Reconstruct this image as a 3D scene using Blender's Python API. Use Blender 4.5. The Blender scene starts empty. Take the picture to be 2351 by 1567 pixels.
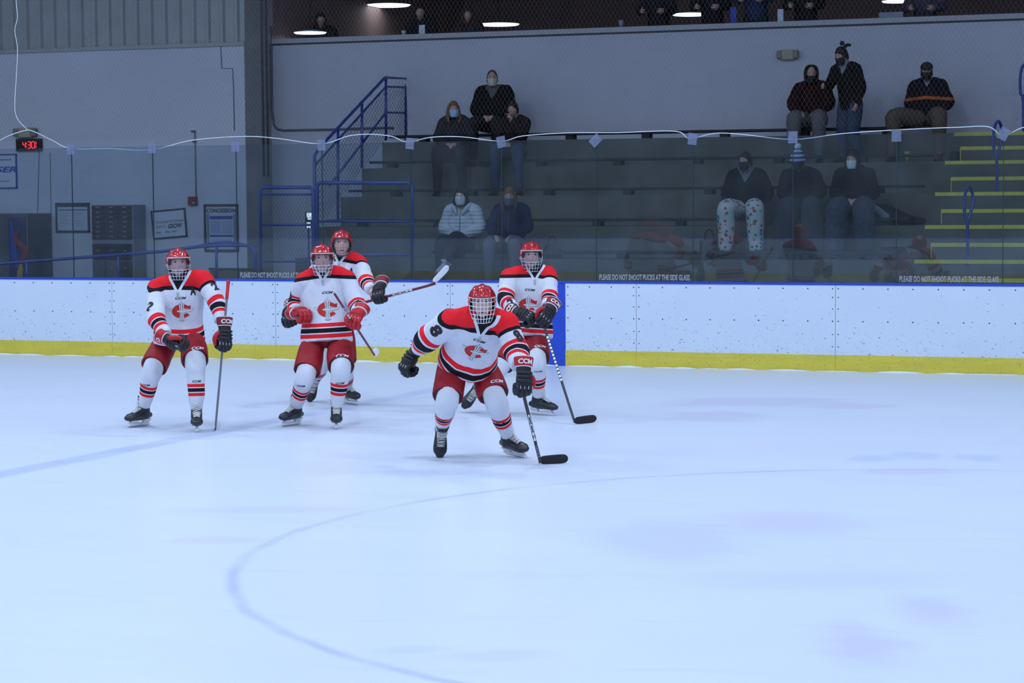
import bpy, bmesh, math, random
import numpy as np
from mathutils import Vector, Matrix
from mathutils.bvhtree import BVHTree
random.seed(7); rng = np.random.default_rng(7)
scene = bpy.context.scene
COL = scene.collection

# ------------------------------------------------------------------ camera
F, TH, RHO, CH = 5100., math.radians(20.3), .0075, 2.17
PT = math.atan((783.5 - 447) / F)
UZ = Vector((0, 0, 1))
FH = Vector((-math.sin(TH), math.cos(TH), 0)); RH = Vector((math.cos(TH), math.sin(TH), 0))
CF = FH * math.cos(PT) - UZ * math.sin(PT); CU0 = UZ * math.cos(PT) + FH * math.sin(PT)
CR = RH * math.cos(RHO) - CU0 * math.sin(RHO); CU = CU0 * math.cos(RHO) + RH * math.sin(RHO)
CO = Vector((0, 0, CH))
TV = -FH                                     # level direction towards the photographer
cam = bpy.data.cameras.new('camera'); co = bpy.data.objects.new('camera', cam); COL.objects.link(co)
cam.sensor_width = 36; cam.lens = F / 2351 * 36; cam.clip_end = 200; cam.clip_start = .05
m = Matrix.Identity(4)
for i in range(3):
    m[i][0] = CR[i]; m[i][1] = CU[i]; m[i][2] = -CF[i]; m[i][3] = CO[i]
co.matrix_world = m; scene.camera = co

# ------------------------------------------------------------------ world, lights, exposure
w = bpy.data.worlds.new('world'); scene.world = w; w.use_nodes = True
bgn = w.node_tree.nodes['Background']; bgn.inputs[0].default_value = (.30, .42, .80, 1); bgn.inputs[1].default_value = .22
scene.view_settings.view_transform = 'Standard'; scene.view_settings.look = 'None'
scene.view_settings.exposure = 0.0; scene.view_settings.gamma = 1.0
try: scene.view_settings.use_curve_mapping = False
except Exception: pass
LAMP_W = 170.0
LAMP_COL = (.70, .82, 1.0)
LAMPS = [(x, y) for x in (-25, -19, -13, -7, -1, 5) for y in (3.5, 9.5, 15.5, 21.5)]
LAMP_Z = 8.2
for i, (x, y) in enumerate(LAMPS):
    l = bpy.data.lights.new('rink_lamp_light', 'AREA'); l.shape = 'RECTANGLE'; l.size = 1.1; l.size_y = .5
    l.energy = LAMP_W; l.color = LAMP_COL; l.spread = math.radians(180)
    o = bpy.data.objects.new('rink_lamp_light', l); COL.objects.link(o); o.location = (x, y, LAMP_Z - .06)

# ------------------------------------------------------------------ unprojection helpers
def ray(x, y): return CF + CR * ((x - 1175.5) / F) - CU * ((y - 783.5) / F)
def atY(x, y, Y): d = ray(x, y); return CO + d * (Y / d.y)
def atX(x, y, X): d = ray(x, y); return CO + d * (X / d.x)
def atZ(x, y, Z=0.): d = ray(x, y); return CO + d * ((Z - CH) / d.z)
def atD(x, y, D): return CO + ray(x, y) * D
def depth(p): return (Vector(p) - CO).dot(CF)
def J(par, x, y, L, s):
    """the point seen at (x, y) that lies L away from par; s=+1 the nearer one, -1 the farther"""
    d = ray(x, y).normalized(); q = par - CO; t0 = q.dot(d); h2 = (q - d * t0).length_squared
    dt = math.sqrt(max(0, L * L - h2)); return CO + d * (t0 - s * dt)

# ------------------------------------------------------------------ materials
def s2l(c):
    return tuple(((v / 255) / 12.92 if v <= 10 else ((v / 255 + .055) / 1.055) ** 2.4) for v in c)
def mth(nt, op, a, b=None, c=None):
    n = nt.nodes.new('ShaderNodeMath'); n.operation = op
    for i, v in enumerate((a, b, c)):
        if v is None: continue
        if isinstance(v, (int, float)): n.inputs[i].default_value = v
        else: nt.links.new(v, n.inputs[i])
    return n.outputs[0]
def mixc(nt, f, a, b):
    n = nt.nodes.new('ShaderNodeMix'); n.data_type = 'RGBA'
    for i, v in ((0, f), (6, a), (7, b)):
        if isinstance(v, (int, float)): n.inputs[i].default_value = v
        elif isinstance(v, tuple): n.inputs[i].default_value = v if len(v) == 4 else (*v, 1)
        else: nt.links.new(v, n.inputs[i])
    return n.outputs[2]
def noise(nt, scale, detail=3, vec=None, rough=.5):
    n = nt.nodes.new('ShaderNodeTexNoise'); n.inputs['Scale'].default_value = scale
    n.inputs['Detail'].default_value = detail; n.inputs['Roughness'].default_value = rough
    if vec is not None: nt.links.new(vec, n.inputs['Vector'])
    return n.outputs[0]
def objco(nt, scale=(1, 1, 1)):
    t = nt.nodes.new('ShaderNodeTexCoord'); mp = nt.nodes.new('ShaderNodeMapping'); mp.inputs['Scale'].default_value = scale
    nt.links.new(t.outputs['Object'], mp.inputs[0]); return mp.outputs[0]
def between(nt, v, a, b): return mth(nt, 'MULTIPLY', mth(nt, 'GREATER_THAN', v, a), mth(nt, 'LESS_THAN', v, b))
def newmat(name, rough=.6, metal=0., spec=.4, coat=0.):
    m = bpy.data.materials.new(name); m.use_nodes = True; nt = m.node_tree; b = nt.nodes['Principled BSDF']
    b.inputs['Roughness'].default_value = rough; b.inputs['Metallic'].default_value = metal
    b.inputs['Specular IOR Level'].default_value = spec; b.inputs['Coat Weight'].default_value = coat
    b.inputs['Coat Roughness'].default_value = .06
    return m, nt, b
def addbump(nt, b, h, dist=.004, strength=.6):
    bp = nt.nodes.new('ShaderNodeBump'); bp.inputs['Distance'].default_value = dist; bp.inputs['Strength'].default_value = strength
    nt.links.new(h, bp.inputs['Height']); nt.links.new(bp.outputs[0], b.inputs['Normal'])
MATS = {}
def M(name, col=(.5, .5, .5), rough=.6, metal=0., var=.12, sc=14., bump=.0, spec=.4, coat=0., bsc=60., stretch=(1, 1, 1), emit=0.):
    if name in MATS: return MATS[name]
    m, nt, b = newmat(name, rough, metal, spec, coat)
    v = objco(nt, stretch); n = noise(nt, sc, 4, v)
    lo = tuple(max(0, c * (1 - var)) for c in col); hi = tuple(min(1, c * (1 + var)) for c in col)
    nt.links.new(mixc(nt, n, lo, hi), b.inputs['Base Color'])
    if bump: addbump(nt, b, noise(nt, bsc, 3, v), bump)
    if emit:
        b.inputs['Emission Color'].default_value = (*col, 1); b.inputs['Emission Strength'].default_value = emit
    MATS[name] = m; return m

BLACK = (.008, .009, .012); RED = (.78, .010, .022); WHITE = (.80, .84, .90); DRED = (.42, .006, .014)

# ------------------------------------------------------------------ mesh builder
def catmull(P, sub):
    P = [np.array(p, float) for p in P]
    if sub <= 1 or len(P) < 3:
        if sub <= 1: return P
        return [P[i] + (P[i + 1] - P[i]) * k / sub for i in range(len(P) - 1) for k in range(sub)] + [P[-1]]
    out = []
    for i in range(len(P) - 1):
        p0 = P[i - 1] if i else 2 * P[0] - P[1]; p1, p2 = P[i], P[i + 1]; p3 = P[i + 2] if i + 2 < len(P) else 2 * P[-1] - P[-2]
        for k in range(sub):
            t = k / sub
            out.append(.5 * (2 * p1 + (p2 - p0) * t + (2 * p0 - 5 * p1 + 4 * p2 - p3) * t * t + (-p0 + 3 * p1 - 3 * p2 + p3) * t ** 3))
    return out + [P[-1]]
class MB:
    def __init__(s): s.v = []; s.f = []; s.m = []; s.a = []
    def add(s, vs, fs, mat=0, attr=None):
        k = len(s.v); s.v += [tuple(map(float, v)) for v in vs]
        s.f += [tuple(i + k for i in f) for f in fs]; s.m += [mat] * len(fs)
        s.a += list(attr) if attr is not None else [0.] * len(vs)
        return s
    def tube(s, pts, rads, side=None, n=16, mat=0, sub=3, cap=True, round_=False):
        R = [(r, r) if np.isscalar(r) else tuple(r) for r in (rads if isinstance(rads, (list, tuple)) and not (len(rads) == 2 and len(pts) != 2 and np.isscalar(rads[0])) else [rads] * len(pts))]
        Q = catmull([tuple(p) + r for p, r in zip([tuple(map(float, p)) for p in pts], R)], sub)
        P = [q[:3] for q in Q]; RR = [np.maximum(q[3:], 1e-4) for q in Q]
        T = [P[min(i + 1, len(P) - 1)] - P[max(i - 1, 0)] for i in range(len(P))]
        T = [t / (np.linalg.norm(t) + 1e-12) for t in T]
        if side is None:
            side = np.array((1., 0, 0)) if abs(T[0][0]) < .8 else np.array((0, 1., 0))
        sd = np.array(side, float); vs = []; L = 0; at = []
        for i, (p, t, r) in enumerate(zip(P, T, RR)):
            if i: L += np.linalg.norm(P[i] - P[i - 1])
            u = sd - t * sd.dot(t)
            if np.linalg.norm(u) < 1e-5: u = np.cross(t, (0.3, .5, .8))
            u /= np.linalg.norm(u); sd = u if not cap is None else sd; wv = np.cross(t, u)
            for k in range(n):
                a = 2 * math.pi * k / n; vs.append(p + u * r[0] * math.cos(a) + wv * r[1] * math.sin(a)); at.append(L)
        N = len(P); fs = [(i * n + k, i * n + (k + 1) % n, (i + 1) * n + (k + 1) % n, (i + 1) * n + k) for i in range(N - 1) for k in range(n)]
        if cap:
            if round_:
                for e, (p, t, r) in ((0, (P[0], -T[0], RR[0])), (N - 1, (P[-1], T[-1], RR[-1]))):
                    rr = min(r); base = [vs[e * n + k] for k in range(n)]; prev = [e * n + k for k in range(n)]
                    for q in (.45, .8):
                        ids = []
                        for k in range(n):
                            c = math.sqrt(1 - q * q); ids.append(len(vs)); vs.append(p + (base[k] - p) * c + t * rr * q); at.append(at[e * n])
                        fs += [(prev[k], prev[(k + 1) % n], ids[(k + 1) % n], ids[k]) if e else (prev[(k + 1) % n], prev[k], ids[k], ids[(k + 1) % n]) for k in range(n)]
                        prev = ids
                    vs.append(p + t * rr); at.append(at[e * n]); c = len(vs) - 1
                    fs += [(prev[k], prev[(k + 1) % n], c) if e else (prev[(k + 1) % n], prev[k], c) for k in range(n)]
            else:
                fs.append(tuple(range(n))[::-1]); fs.append(tuple((N - 1) * n + k for k in range(n)))
        return s.add(vs, fs, mat, at)
    def ell(s, c, r, rot=None, mat=0, nu=16, nv=10):
        vs = []; c = Vector(c)
        for j in range(1, nv):
            ph = math.pi * j / nv
            for i in range(nu):
                a = 2 * math.pi * i / nu; p = Vector((r[0] * math.sin(ph) * math.cos(a), r[1] * math.sin(ph) * math.sin(a), r[2] * math.cos(ph)))
                vs.append(c + (rot @ p if rot is not None else p))
        t = Vector((0, 0, r[2])); vs += [c + (rot @ t if rot is not None else t), c - (rot @ t if rot is not None else t)]
        a, b = len(vs) - 2, len(vs) - 1; fs = []
        for j in range(nv - 2):
            for i in range(nu): fs.append((j * nu + i, (j + 1) * nu + i, (j + 1) * nu + (i + 1) % nu, j * nu + (i + 1) % nu))
        for i in range(nu): fs.append((a, i, (i + 1) % nu)); fs.append((b, (nv - 2) * nu + (i + 1) % nu, (nv - 2) * nu + i))
        return s.add(vs, fs, mat)
    def box(s, lo, hi, mat=0, T=None, bev=0.):
        lo, hi = [min(a, b) for a, b in zip(lo, hi)], [max(a, b) for a, b in zip(lo, hi)]
        bm = bmesh.new(); bmesh.ops.create_cube(bm, size=1)
        for v in bm.verts: v.co = Vector([(lo[i] + hi[i]) / 2 + v.co[i] * (hi[i] - lo[i]) for i in range(3)])
        if bev: bmesh.ops.bevel(bm, geom=list(bm.edges), offset=bev, segments=2, profile=.5, affect='EDGES')
        bm.verts.index_update(); vs = [T @ v.co if T is not None else v.co.copy() for v in bm.verts]
        s.add(vs, [[v.index for v in f.verts] for f in bm.faces], mat); bm.free(); return s
    def prism(s, poly, axis, d0, d1, mat=0):
        """poly: 2D points in the plane that lacks axis"""
        n = len(poly)
        def mk(p, d): q = [0, 0, 0]; o = [i for i in range(3) if i != axis]; q[o[0]], q[o[1]] = p; q[axis] = d; return q
        return s.add([mk(p, d0) for p in poly] + [mk(p, d1) for p in poly],
                     [tuple(range(n)), tuple(range(2 * n - 1, n - 1, -1))] + [(i, i + n, (i + 1) % n + n, (i + 1) % n) for i in range(n)], mat)
    def xf(s, T): s.v = [tuple(T @ Vector(v)) for v in s.v]; return s
    def build(s, name, mats, parent=None, smooth=True, kind=None, label=None):
        me = bpy.data.meshes.new(name); me.from_pydata(s.v, [], s.f)
        mats = mats if isinstance(mats, (list, tuple)) else [mats]
        for x in mats: me.materials.append(x)
        me.polygons.foreach_set('material_index', s.m); me.polygons.foreach_set('use_smooth', [smooth] * len(s.f)); me.update()
        o = bpy.data.objects.new(name, me); COL.objects.link(o)
        if parent is not None:
            o.parent = parent; o.matrix_parent_inverse = Matrix.Translation(-Vector(parent.location)) if parent.type == 'EMPTY' else Matrix.Identity(4)
        if kind: o['kind'] = kind
        if label: o['label'] = label
        return o
def thing(name, label, cat, loc, group=None, kind=None):
    o = bpy.data.objects.new(name, None); COL.objects.link(o); o.location = loc; o.empty_display_size = .1
    tag(o, label, cat, group, kind); return o
def tag(o, label=None, cat=None, group=None, kind=None):
    if label: o['label'] = label
    if cat: o['category'] = cat
    if group: o['group'] = group
    if kind: o['kind'] = kind
    return o
def copy_tree(o, parent=None):
    c = o.copy(); COL.objects.link(c); c.parent = parent
    for ch in o.children: copy_tree(ch, c)
    return c
def voxel(o, size, it=3, fac=.5):
    mo = o.modifiers.new('r', 'REMESH'); mo.mode = 'VOXEL'; mo.voxel_size = size; mo.use_smooth_shade = True
    if it: sm = o.modifiers.new('s', 'SMOOTH'); sm.iterations = it; sm.factor = fac
    dg = bpy.context.evaluated_depsgraph_get(); dg.update()
    me = bpy.data.meshes.new_from_object(o.evaluated_get(dg)); o.modifiers.clear()
    old = o.data; mats = [x for x in old.materials]; o.data = me
    me.materials.clear()
    for x in mats: me.materials.append(x)
    me.polygons.foreach_set('use_smooth', [True] * len(me.polygons)); me.polygons.foreach_set('material_index', [0] * len(me.polygons))
    bpy.data.meshes.remove(old); return o
def coords(me):
    a = np.empty(len(me.vertices) * 3); me.vertices.foreach_get('co', a); return a.reshape(-1, 3)
def setco(me, a): me.vertices.foreach_set('co', a.ravel()); me.update()
def vattr(me, name, arr):
    at = me.attributes.new(name, 'FLOAT_VECTOR', 'POINT'); at.data.foreach_set('vector', np.asarray(arr, float).ravel())
def bvh_of(me, off=Vector((0, 0, 0))):
    return BVHTree.FromPolygons([tuple(v.co + off) for v in me.vertices], [tuple(p.vertices) for p in me.polygons])
def wrinkle(me, amp=.004, f=22., seed=0):
    c = coords(me); n = np.empty(len(me.vertices) * 3); me.vertex_normals.foreach_get('vector', n); n = n.reshape(-1, 3)
    r = np.random.default_rng(seed); d = np.zeros(len(c))
    for k in range(7):
        kv = r.normal(size=3) * f * (.5 + .25 * k); kv[2] *= .6
        d += np.sin(c @ kv + r.uniform(0, 6.28) + 1.2 * np.sin(c @ (r.normal(size=3) * f * .5))) / (1 + .5 * k)
    setco(me, c + n * (d * amp * .5)[:, None])

# ------------------------------------------------------------------ lettering and decals
_tc = {}
def text2d(t, bold=.0, shear=0., font=None):
    k = (t, bold, shear)
    if k in _tc: return _tc[k]
    cu = bpy.data.curves.new('t', 'FONT'); cu.body = t; cu.align_x = 'CENTER'; cu.align_y = 'CENTER'; cu.offset = bold; cu.shear = shear; cu.resolution_u = 3
    o = bpy.data.objects.new('t', cu); COL.objects.link(o); dg = bpy.context.evaluated_depsgraph_get(); dg.update()
    me = bpy.data.meshes.new_from_object(o.evaluated_get(dg)); v = [(p.co.x, p.co.y) for p in me.vertices]; f = [tuple(p.vertices) for p in me.polygons]
    bpy.data.objects.remove(o); bpy.data.curves.remove(cu); bpy.data.meshes.remove(me)
    a = np.array(v); lo, hi = a.min(0), a.max(0); a = (a - (lo + hi) / 2)
    _tc[k] = (a, f, hi - lo); return _tc[k]
def letters(t, wd, ht, bold=.0, shear=0.):
    a, f, sz = text2d(t, bold, shear); return (a * np.array((wd / sz[0], ht / sz[1])), f)
def flat_text(mb, t, org, ux, uy, wd, ht, mat=0, bold=.02, shear=0., th=.003):
    a, f = letters(t, wd, ht, bold, shear); ux, uy, org = Vector(ux), Vector(uy), Vector(org); n = ux.cross(uy)
    mb.add([org + ux * x + uy * y + n * th for x, y in a], f, mat)
def decal(mb, shape, org, ux, uy, n, bvh, off=.003, mat=0, cell=.015):
    a, f = shape; bm = bmesh.new(); vs = [bm.verts.new((x, y, 0)) for x, y in a]
    for q in f:
        try: bm.faces.new([vs[i] for i in q])
        except ValueError: pass
    lo, hi = np.min(a, 0), np.max(a, 0)
    for ax in (0, 1):
        x = math.floor(lo[ax] / cell) * cell + cell
        while x < hi[ax]:
            c = [0, 0, 0]; c[ax] = x; nn = [0, 0, 0]; nn[ax] = 1
            bmesh.ops.bisect_plane(bm, geom=list(bm.verts) + list(bm.edges) + list(bm.faces), plane_co=c, plane_no=nn); x += cell
    bm.verts.index_update(); out = []
    for v in bm.verts:
        p = org + ux * v.co.x + uy * v.co.y; h = bvh.ray_cast(p + n * .25, -n, .6)
        if h[0] is None or abs((h[0] - p).dot(n)) > .16:
            h = bvh.find_nearest(p)
        out.append(h[0] + n * off if h[0] is not None else p)
    mb.add(out, [[v.index for v in q.verts] for q in bm.faces], mat); bm.free()

# ================================================================== THE ARENA
YB, ZB, ZG = 26.6, 1.065, 2.86            # ice-side face of the boards, their top, top of the glass
YW, YL, XC = 33.25, 32.3, -16.515         # back wall, left wall, the corner between them
YR = [29.2 + .8 * i for i in range(5)]; ZR = [1.275, 1.715, 2.155, 2.595, 3.01]
XS0, XS1, XBL = -5.0, -3.55, -14.15        # stair, left end of the stand
BLUE = (.012, .035, .30)

# --- ice
m, nt, b = newmat('ice', .32, spec=.35); MATS['ice'] = m
t = nt.nodes.new('ShaderNodeTexCoord'); oc = t.outputs['Object']
sp = nt.nodes.new('ShaderNodeSeparateXYZ'); nt.links.new(oc, sp.inputs[0]); X, Y = sp.outputs[0], sp.outputs[1]
nw = noise(nt, .55, 5, objco(nt, (1, 1.6, 1)), .6); ns = noise(nt, 3.0, 5, objco(nt, (.5, 1.6, 1)), .65)
colr = mixc(nt, nw, (.66, .73, .86), (.74, .81, .93))
colr = mixc(nt, mth(nt, 'MULTIPLY', ns, .35), colr, (.60, .67, .84))
wob = mth(nt, 'MULTIPLY', mth(nt, 'SUBTRACT', noise(nt, 2.2, 3, objco(nt)), .5), .10)
def band(d, wd, soft): return mth(nt, 'SMOOTHSTEP', 0, 1, 0) if False else ramp(d, wd, soft)
def ramp(d, wd, soft):
    n = nt.nodes.new('ShaderNodeMapRange'); n.interpolation_type = 'SMOOTHSTEP'
    nt.links.new(d, n.inputs[0]); n.inputs[1].default_value = wd - soft; n.inputs[2].default_value = wd + soft
    n.inputs[3].default_value = 1; n.inputs[4].default_value = 0; return n.outputs[0]
def paint(mask, col, k, tex=None):
    global colr
    f = mth(nt, 'MULTIPLY', mask, k)
    if tex is not None: f = mth(nt, 'MULTIPLY', f, tex)
    colr = mixc(nt, f, colr, col)
patchy = ramp(noise(nt, 1.6, 4, objco(nt, (1, .7, 1))), .5, .16)
# the blue line under the snow, running out from the blue stripe on the boards
dl = mth(nt, 'ABSOLUTE', mth(nt, 'SUBTRACT', mth(nt, 'ADD', X, wob), mth(nt, 'MULTIPLY_ADD', Y, .052, -10.62)))
paint(ramp(dl, .13, .06), (.42, .50, .74), .62, mth(nt, 'MULTIPLY_ADD', patchy, .45, .55))
# face-off circle
dc = mth(nt, 'SQRT', mth(nt, 'ADD', mth(nt, 'POWER', mth(nt, 'SUBTRACT', X, -1.93), 2.), mth(nt, 'POWER', mth(nt, 'SUBTRACT', Y, 13.1), 2.)))
paint(ramp(mth(nt, 'ABSOLUTE', mth(nt, 'ADD', mth(nt, 'SUBTRACT', dc, 4.36), mth(nt, 'MULTIPLY', wob, .6))), .034, .034), (.40, .46, .74), .6, mth(nt, 'MULTIPLY_ADD', patchy, .7, .3))
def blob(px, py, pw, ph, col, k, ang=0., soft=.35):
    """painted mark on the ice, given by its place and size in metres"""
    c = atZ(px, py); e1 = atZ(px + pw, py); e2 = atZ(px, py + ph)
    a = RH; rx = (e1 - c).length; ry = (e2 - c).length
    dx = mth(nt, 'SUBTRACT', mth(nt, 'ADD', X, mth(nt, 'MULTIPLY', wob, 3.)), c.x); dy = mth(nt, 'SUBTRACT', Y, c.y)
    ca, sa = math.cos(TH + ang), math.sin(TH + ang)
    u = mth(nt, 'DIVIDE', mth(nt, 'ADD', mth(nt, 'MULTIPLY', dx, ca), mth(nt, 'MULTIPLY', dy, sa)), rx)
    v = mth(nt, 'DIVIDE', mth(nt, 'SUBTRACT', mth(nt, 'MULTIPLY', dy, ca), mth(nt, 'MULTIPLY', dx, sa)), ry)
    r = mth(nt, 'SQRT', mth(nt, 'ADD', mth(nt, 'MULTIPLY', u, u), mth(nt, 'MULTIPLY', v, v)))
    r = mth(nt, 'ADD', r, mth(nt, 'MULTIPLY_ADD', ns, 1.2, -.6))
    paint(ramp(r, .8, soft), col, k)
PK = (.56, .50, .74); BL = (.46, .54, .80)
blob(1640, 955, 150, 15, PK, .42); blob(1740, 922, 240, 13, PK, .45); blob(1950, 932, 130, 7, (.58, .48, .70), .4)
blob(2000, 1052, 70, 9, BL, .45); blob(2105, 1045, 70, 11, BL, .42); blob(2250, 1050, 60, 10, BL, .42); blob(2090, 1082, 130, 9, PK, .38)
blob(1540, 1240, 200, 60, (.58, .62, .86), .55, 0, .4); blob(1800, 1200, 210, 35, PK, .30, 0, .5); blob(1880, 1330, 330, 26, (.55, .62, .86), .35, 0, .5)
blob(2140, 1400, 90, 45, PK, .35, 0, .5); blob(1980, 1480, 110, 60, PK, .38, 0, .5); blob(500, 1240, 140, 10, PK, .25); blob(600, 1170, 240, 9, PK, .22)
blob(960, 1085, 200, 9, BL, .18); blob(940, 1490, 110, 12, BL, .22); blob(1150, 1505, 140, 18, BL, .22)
# thin skate scratches
vs_ = nt.nodes.new('ShaderNodeTexWave'); vs_.wave_type = 'RINGS'; vs_.inputs['Scale'].default_value = .22; vs_.inputs['Distortion'].default_value = 9.; vs_.inputs['Detail'].default_value = 3
nt.links.new(oc, vs_.inputs[0])
paint(mth(nt, 'GREATER_THAN', vs_.outputs[1], .988), (.55, .65, .92), .18, patchy)
nt.links.new(colr, b.inputs['Base Color'])
addbump(nt, b, noise(nt, 5, 5, objco(nt, (.35, 1.5, 1)), .7), .006, .25)
MB().box((-32, -2, -.2), (14, YB, 0)).build('floor', m, kind='structure', smooth=False)

# --- block walls, corrugated sheet, concrete
def block_mat(name, col, scale=1.):
    m, nt, b = newmat(name, .75, spec=.2)
    br = nt.nodes.new('ShaderNodeTexBrick'); br.inputs['Scale'].default_value = 1.; br.inputs['Brick Width'].default_value = .4; br.inputs['Row Height'].default_value = .2
    br.inputs['Mortar Size'].default_value = .004; br.inputs['Mortar Smooth'].default_value = .4
    mp = nt.nodes.new('ShaderNodeMapping'); mp.inputs['Rotation'].default_value = (math.radians(90), 0, 0); t = nt.nodes.new('ShaderNodeTexCoord')
    nt.links.new(t.outputs['Object'], mp.inputs[0]); nt.links.new(mp.outputs[0], br.inputs[0])
    n = noise(nt, .8, 4, objco(nt))
    base = mixc(nt, n, tuple(c * .88 for c in col), tuple(c * 1.1 for c in col))
    nt.links.new(mixc(nt, mth(nt, 'MULTIPLY', br.outputs['Fac'], .16), base, tuple(c * .55 for c in col)), b.inputs['Base Color'])
    h = mth(nt, 'SUBTRACT', 1., br.outputs['Fac']); addbump(nt, b, h, .003, .35)
    MATS[name] = m; return m
wallm = block_mat('painted_block', (.47, .51, .60)); wallbm = block_mat('painted_block_back', (.45, .48, .57))
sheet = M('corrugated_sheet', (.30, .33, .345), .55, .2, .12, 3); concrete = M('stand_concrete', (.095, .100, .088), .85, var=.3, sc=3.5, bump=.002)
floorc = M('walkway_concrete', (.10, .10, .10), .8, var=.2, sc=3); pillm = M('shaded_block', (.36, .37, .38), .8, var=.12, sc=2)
bluem = M('blue_paint', BLUE, .4, var=.2, sc=6, spec=.5); railm = M('blue_rail_paint', (.014, .045, .26), .35, var=.25, sc=9, spec=.6)
whitep = M('white_plastic', (.80, .83, .86), .4); dark = M('dark_void', (.012, .011, .012), .8); blackm = M('black_plastic', BLACK, .45)
yell = M('yellow_nosing_paint', (.56, .52, .06), .6, var=.25, sc=10); steel = M('galvanised_steel', (.35, .36, .38), .35, .8)

MB().box((-32, YB + .12, -.02), (14, YW, .0)).build('floor.001', floorc, kind='structure', smooth=False)
# left wall with its door-side corner, return face, back wall with ledge
MB().box((-32, YL, 0), (XC, YL + .2, 4.62)).build('wall_left', wallm, kind='structure', smooth=False)
s = MB(); s.box((-32, YL + .04, 4.62), (XC, YL + .2, 9))
x = -31.9
while x < XC - .1:
    s.prism([(x, YL + .045), (x + .03, YL - .005), (x + .075, YL - .005), (x + .105, YL + .045)], 2, 4.66, 9); x += .262
s.box((-32, YL - .03, 4.60), (XC + .01, YL + .05, 4.66)); s.build('wall_left_upper', sheet, kind='structure', smooth=False)
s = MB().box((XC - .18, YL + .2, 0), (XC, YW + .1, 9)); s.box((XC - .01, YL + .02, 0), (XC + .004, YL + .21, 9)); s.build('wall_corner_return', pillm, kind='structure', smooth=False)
s = MB().box((XC, YW, 0), (14, YW + .2, 4.66)); s.build('wall_back', wallbm, kind='structure', smooth=False)
MB().box((XC, YW - .035, 4.68), (14, YW + .3, 4.76), bev=.006).build('trim_ledge', M('ledge_paint', (.36, .38, .42), .6), kind='structure', smooth=False)
MB().box((XC, YW - .012, 4.655), (14, YW + .1, 4.683)).build('trim_ledge_gap', M('shadow_gap_strip', (.06, .06, .07), .8), kind='structure', smooth=False)  # dark strip drawn in as the shadow line under the ledge
# room behind the upper opening
lounge = M('lounge_wall_paint', (.20, .145, .14), .8, var=.3, sc=1.2)
MB().box((XC, YW + .3, 4.0), (14, 42, 4.06)).build('floor.002', lounge, kind='structure', smooth=False)
MB().box((XC, 42, 4.0), (14, 42.2, 9)).build('wall_lounge_back', lounge, kind='structure', smooth=False)
MB().box((XC - .2, YW + .1, 4.0), (XC, 42, 9)).build('wall_lounge_side', lounge, kind='structure', smooth=False)
MB().box((XC - .2, YW + .1, 7.4), (14, 42.2, 7.6)).build('ceiling_lounge', lounge, kind='structure', smooth=False)
# rink ceiling with lamps
ceilm = M('ceiling_insulation', (.62, .63, .65), .9, var=.1, sc=2)
MB().box((-32, -3, 9.0), (14, YW, 9.15)).build('ceiling', ceilm, kind='structure', smooth=False)
MB().box((-32, -3.2, 0), (14, -3, 9)).build('wall_near', M('near_wall_paint', (.05, .055, .065), .8), kind='structure', smooth=False)
lens = M('lamp_lens_glow', (.75, .87, 1.), .5, emit=9.); first = None
for i, (x, y) in enumerate(LAMPS):
    if first is None:
        first = thing('ceiling_lamp', 'long white arena lamp hanging under the roof over the ice', 'lamp', (x, y, LAMP_Z), 'arena lamps over the ice')
        s = MB(); s.box((x - .58, y - .28, LAMP_Z), (x + .58, y + .28, LAMP_Z + .1), bev=.02); s.build('housing', whitep, first)
        for d in (-.5, .5): MB().tube([(x + d, y, LAMP_Z + .1), (x + d, y, 9.)], [.008, .008], n=6).build('hanger', steel, first)
        MB().box((x - .55, y - .25, LAMP_Z - .02), (x + .55, y + .25, LAMP_Z)).build('lamp_lens', lens, first)
    else:
        c = copy_tree(first); c.location = (x, y, LAMP_Z)

# --- stepped concrete stand
s = MB()
for i in range(5):
    y1 = YW if i == 4 else YR[i + 1]
    s.box((XBL, YR[i], 0), (XS0, y1, ZR[i])); s.box((XS1, YR[i], 0), (14, y1, ZR[i]))
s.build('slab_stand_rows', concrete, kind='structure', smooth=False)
s = MB(); nz = MB()
hz = [1.05, ZR[0], 1.485, ZR[1], 1.925, ZR[2], 2.365, ZR[3], 2.80, ZR[4]]
for k, z in enumerate(hz):
    y0 = 28.8 + .4 * k; s.box((XS0, y0, 0), (XS1, YW if k == 9 else y0 + .4, z))
    xr = XS1 if k > 1 else XS1 - .02
    xl = XS0 if k % 2 == 0 else XS0 - .16
    nz.box((xl, y0 - .008, z - .045), (xr, y0 + .06, z + .006))
    if k % 2 == 0 and k: nz.box((XS0 - .012, y0 - .006, z - .2), (XS0, y0 + .3, z + .004))
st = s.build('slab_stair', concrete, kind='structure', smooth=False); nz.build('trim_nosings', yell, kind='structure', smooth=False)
MB().box((XBL, 27.6, 0), (14, 29.2, .835)).build('slab_walkway', floorc, kind='structure', smooth=False)

# --- bench planks on brackets
plankm = M('bench_plank_paint', (.007, .008, .012), .55, var=.3, sc=8)
rowname = ['lowest', 'second lowest', 'middle', 'second highest', 'highest']
for i in range(5):
    x0 = XBL + .12 if i else -12.0; x1 = XS0 - .35
    bt = thing('bench', f'long dark plank bench on the {rowname[i]} concrete row of the stand', 'bench', ((x0 + x1) / 2, YR[i] + .15, ZR[i]), 'plank benches of the stand')
    MB().box((x0, YR[i] + .0, ZR[i] + .07), (x1, YR[i] + .28, ZR[i] + .11), bev=.006).build('plank', plankm, bt, smooth=False)
    x = x0 + .3 + .2 * (i % 3)
    while x < x1:
        MB().box((x, YR[i] + .01, ZR[i]), (x + .12, YR[i] + .2, ZR[i] + .07)).build('bracket', plankm, bt, smooth=False); x += 1.22

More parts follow.
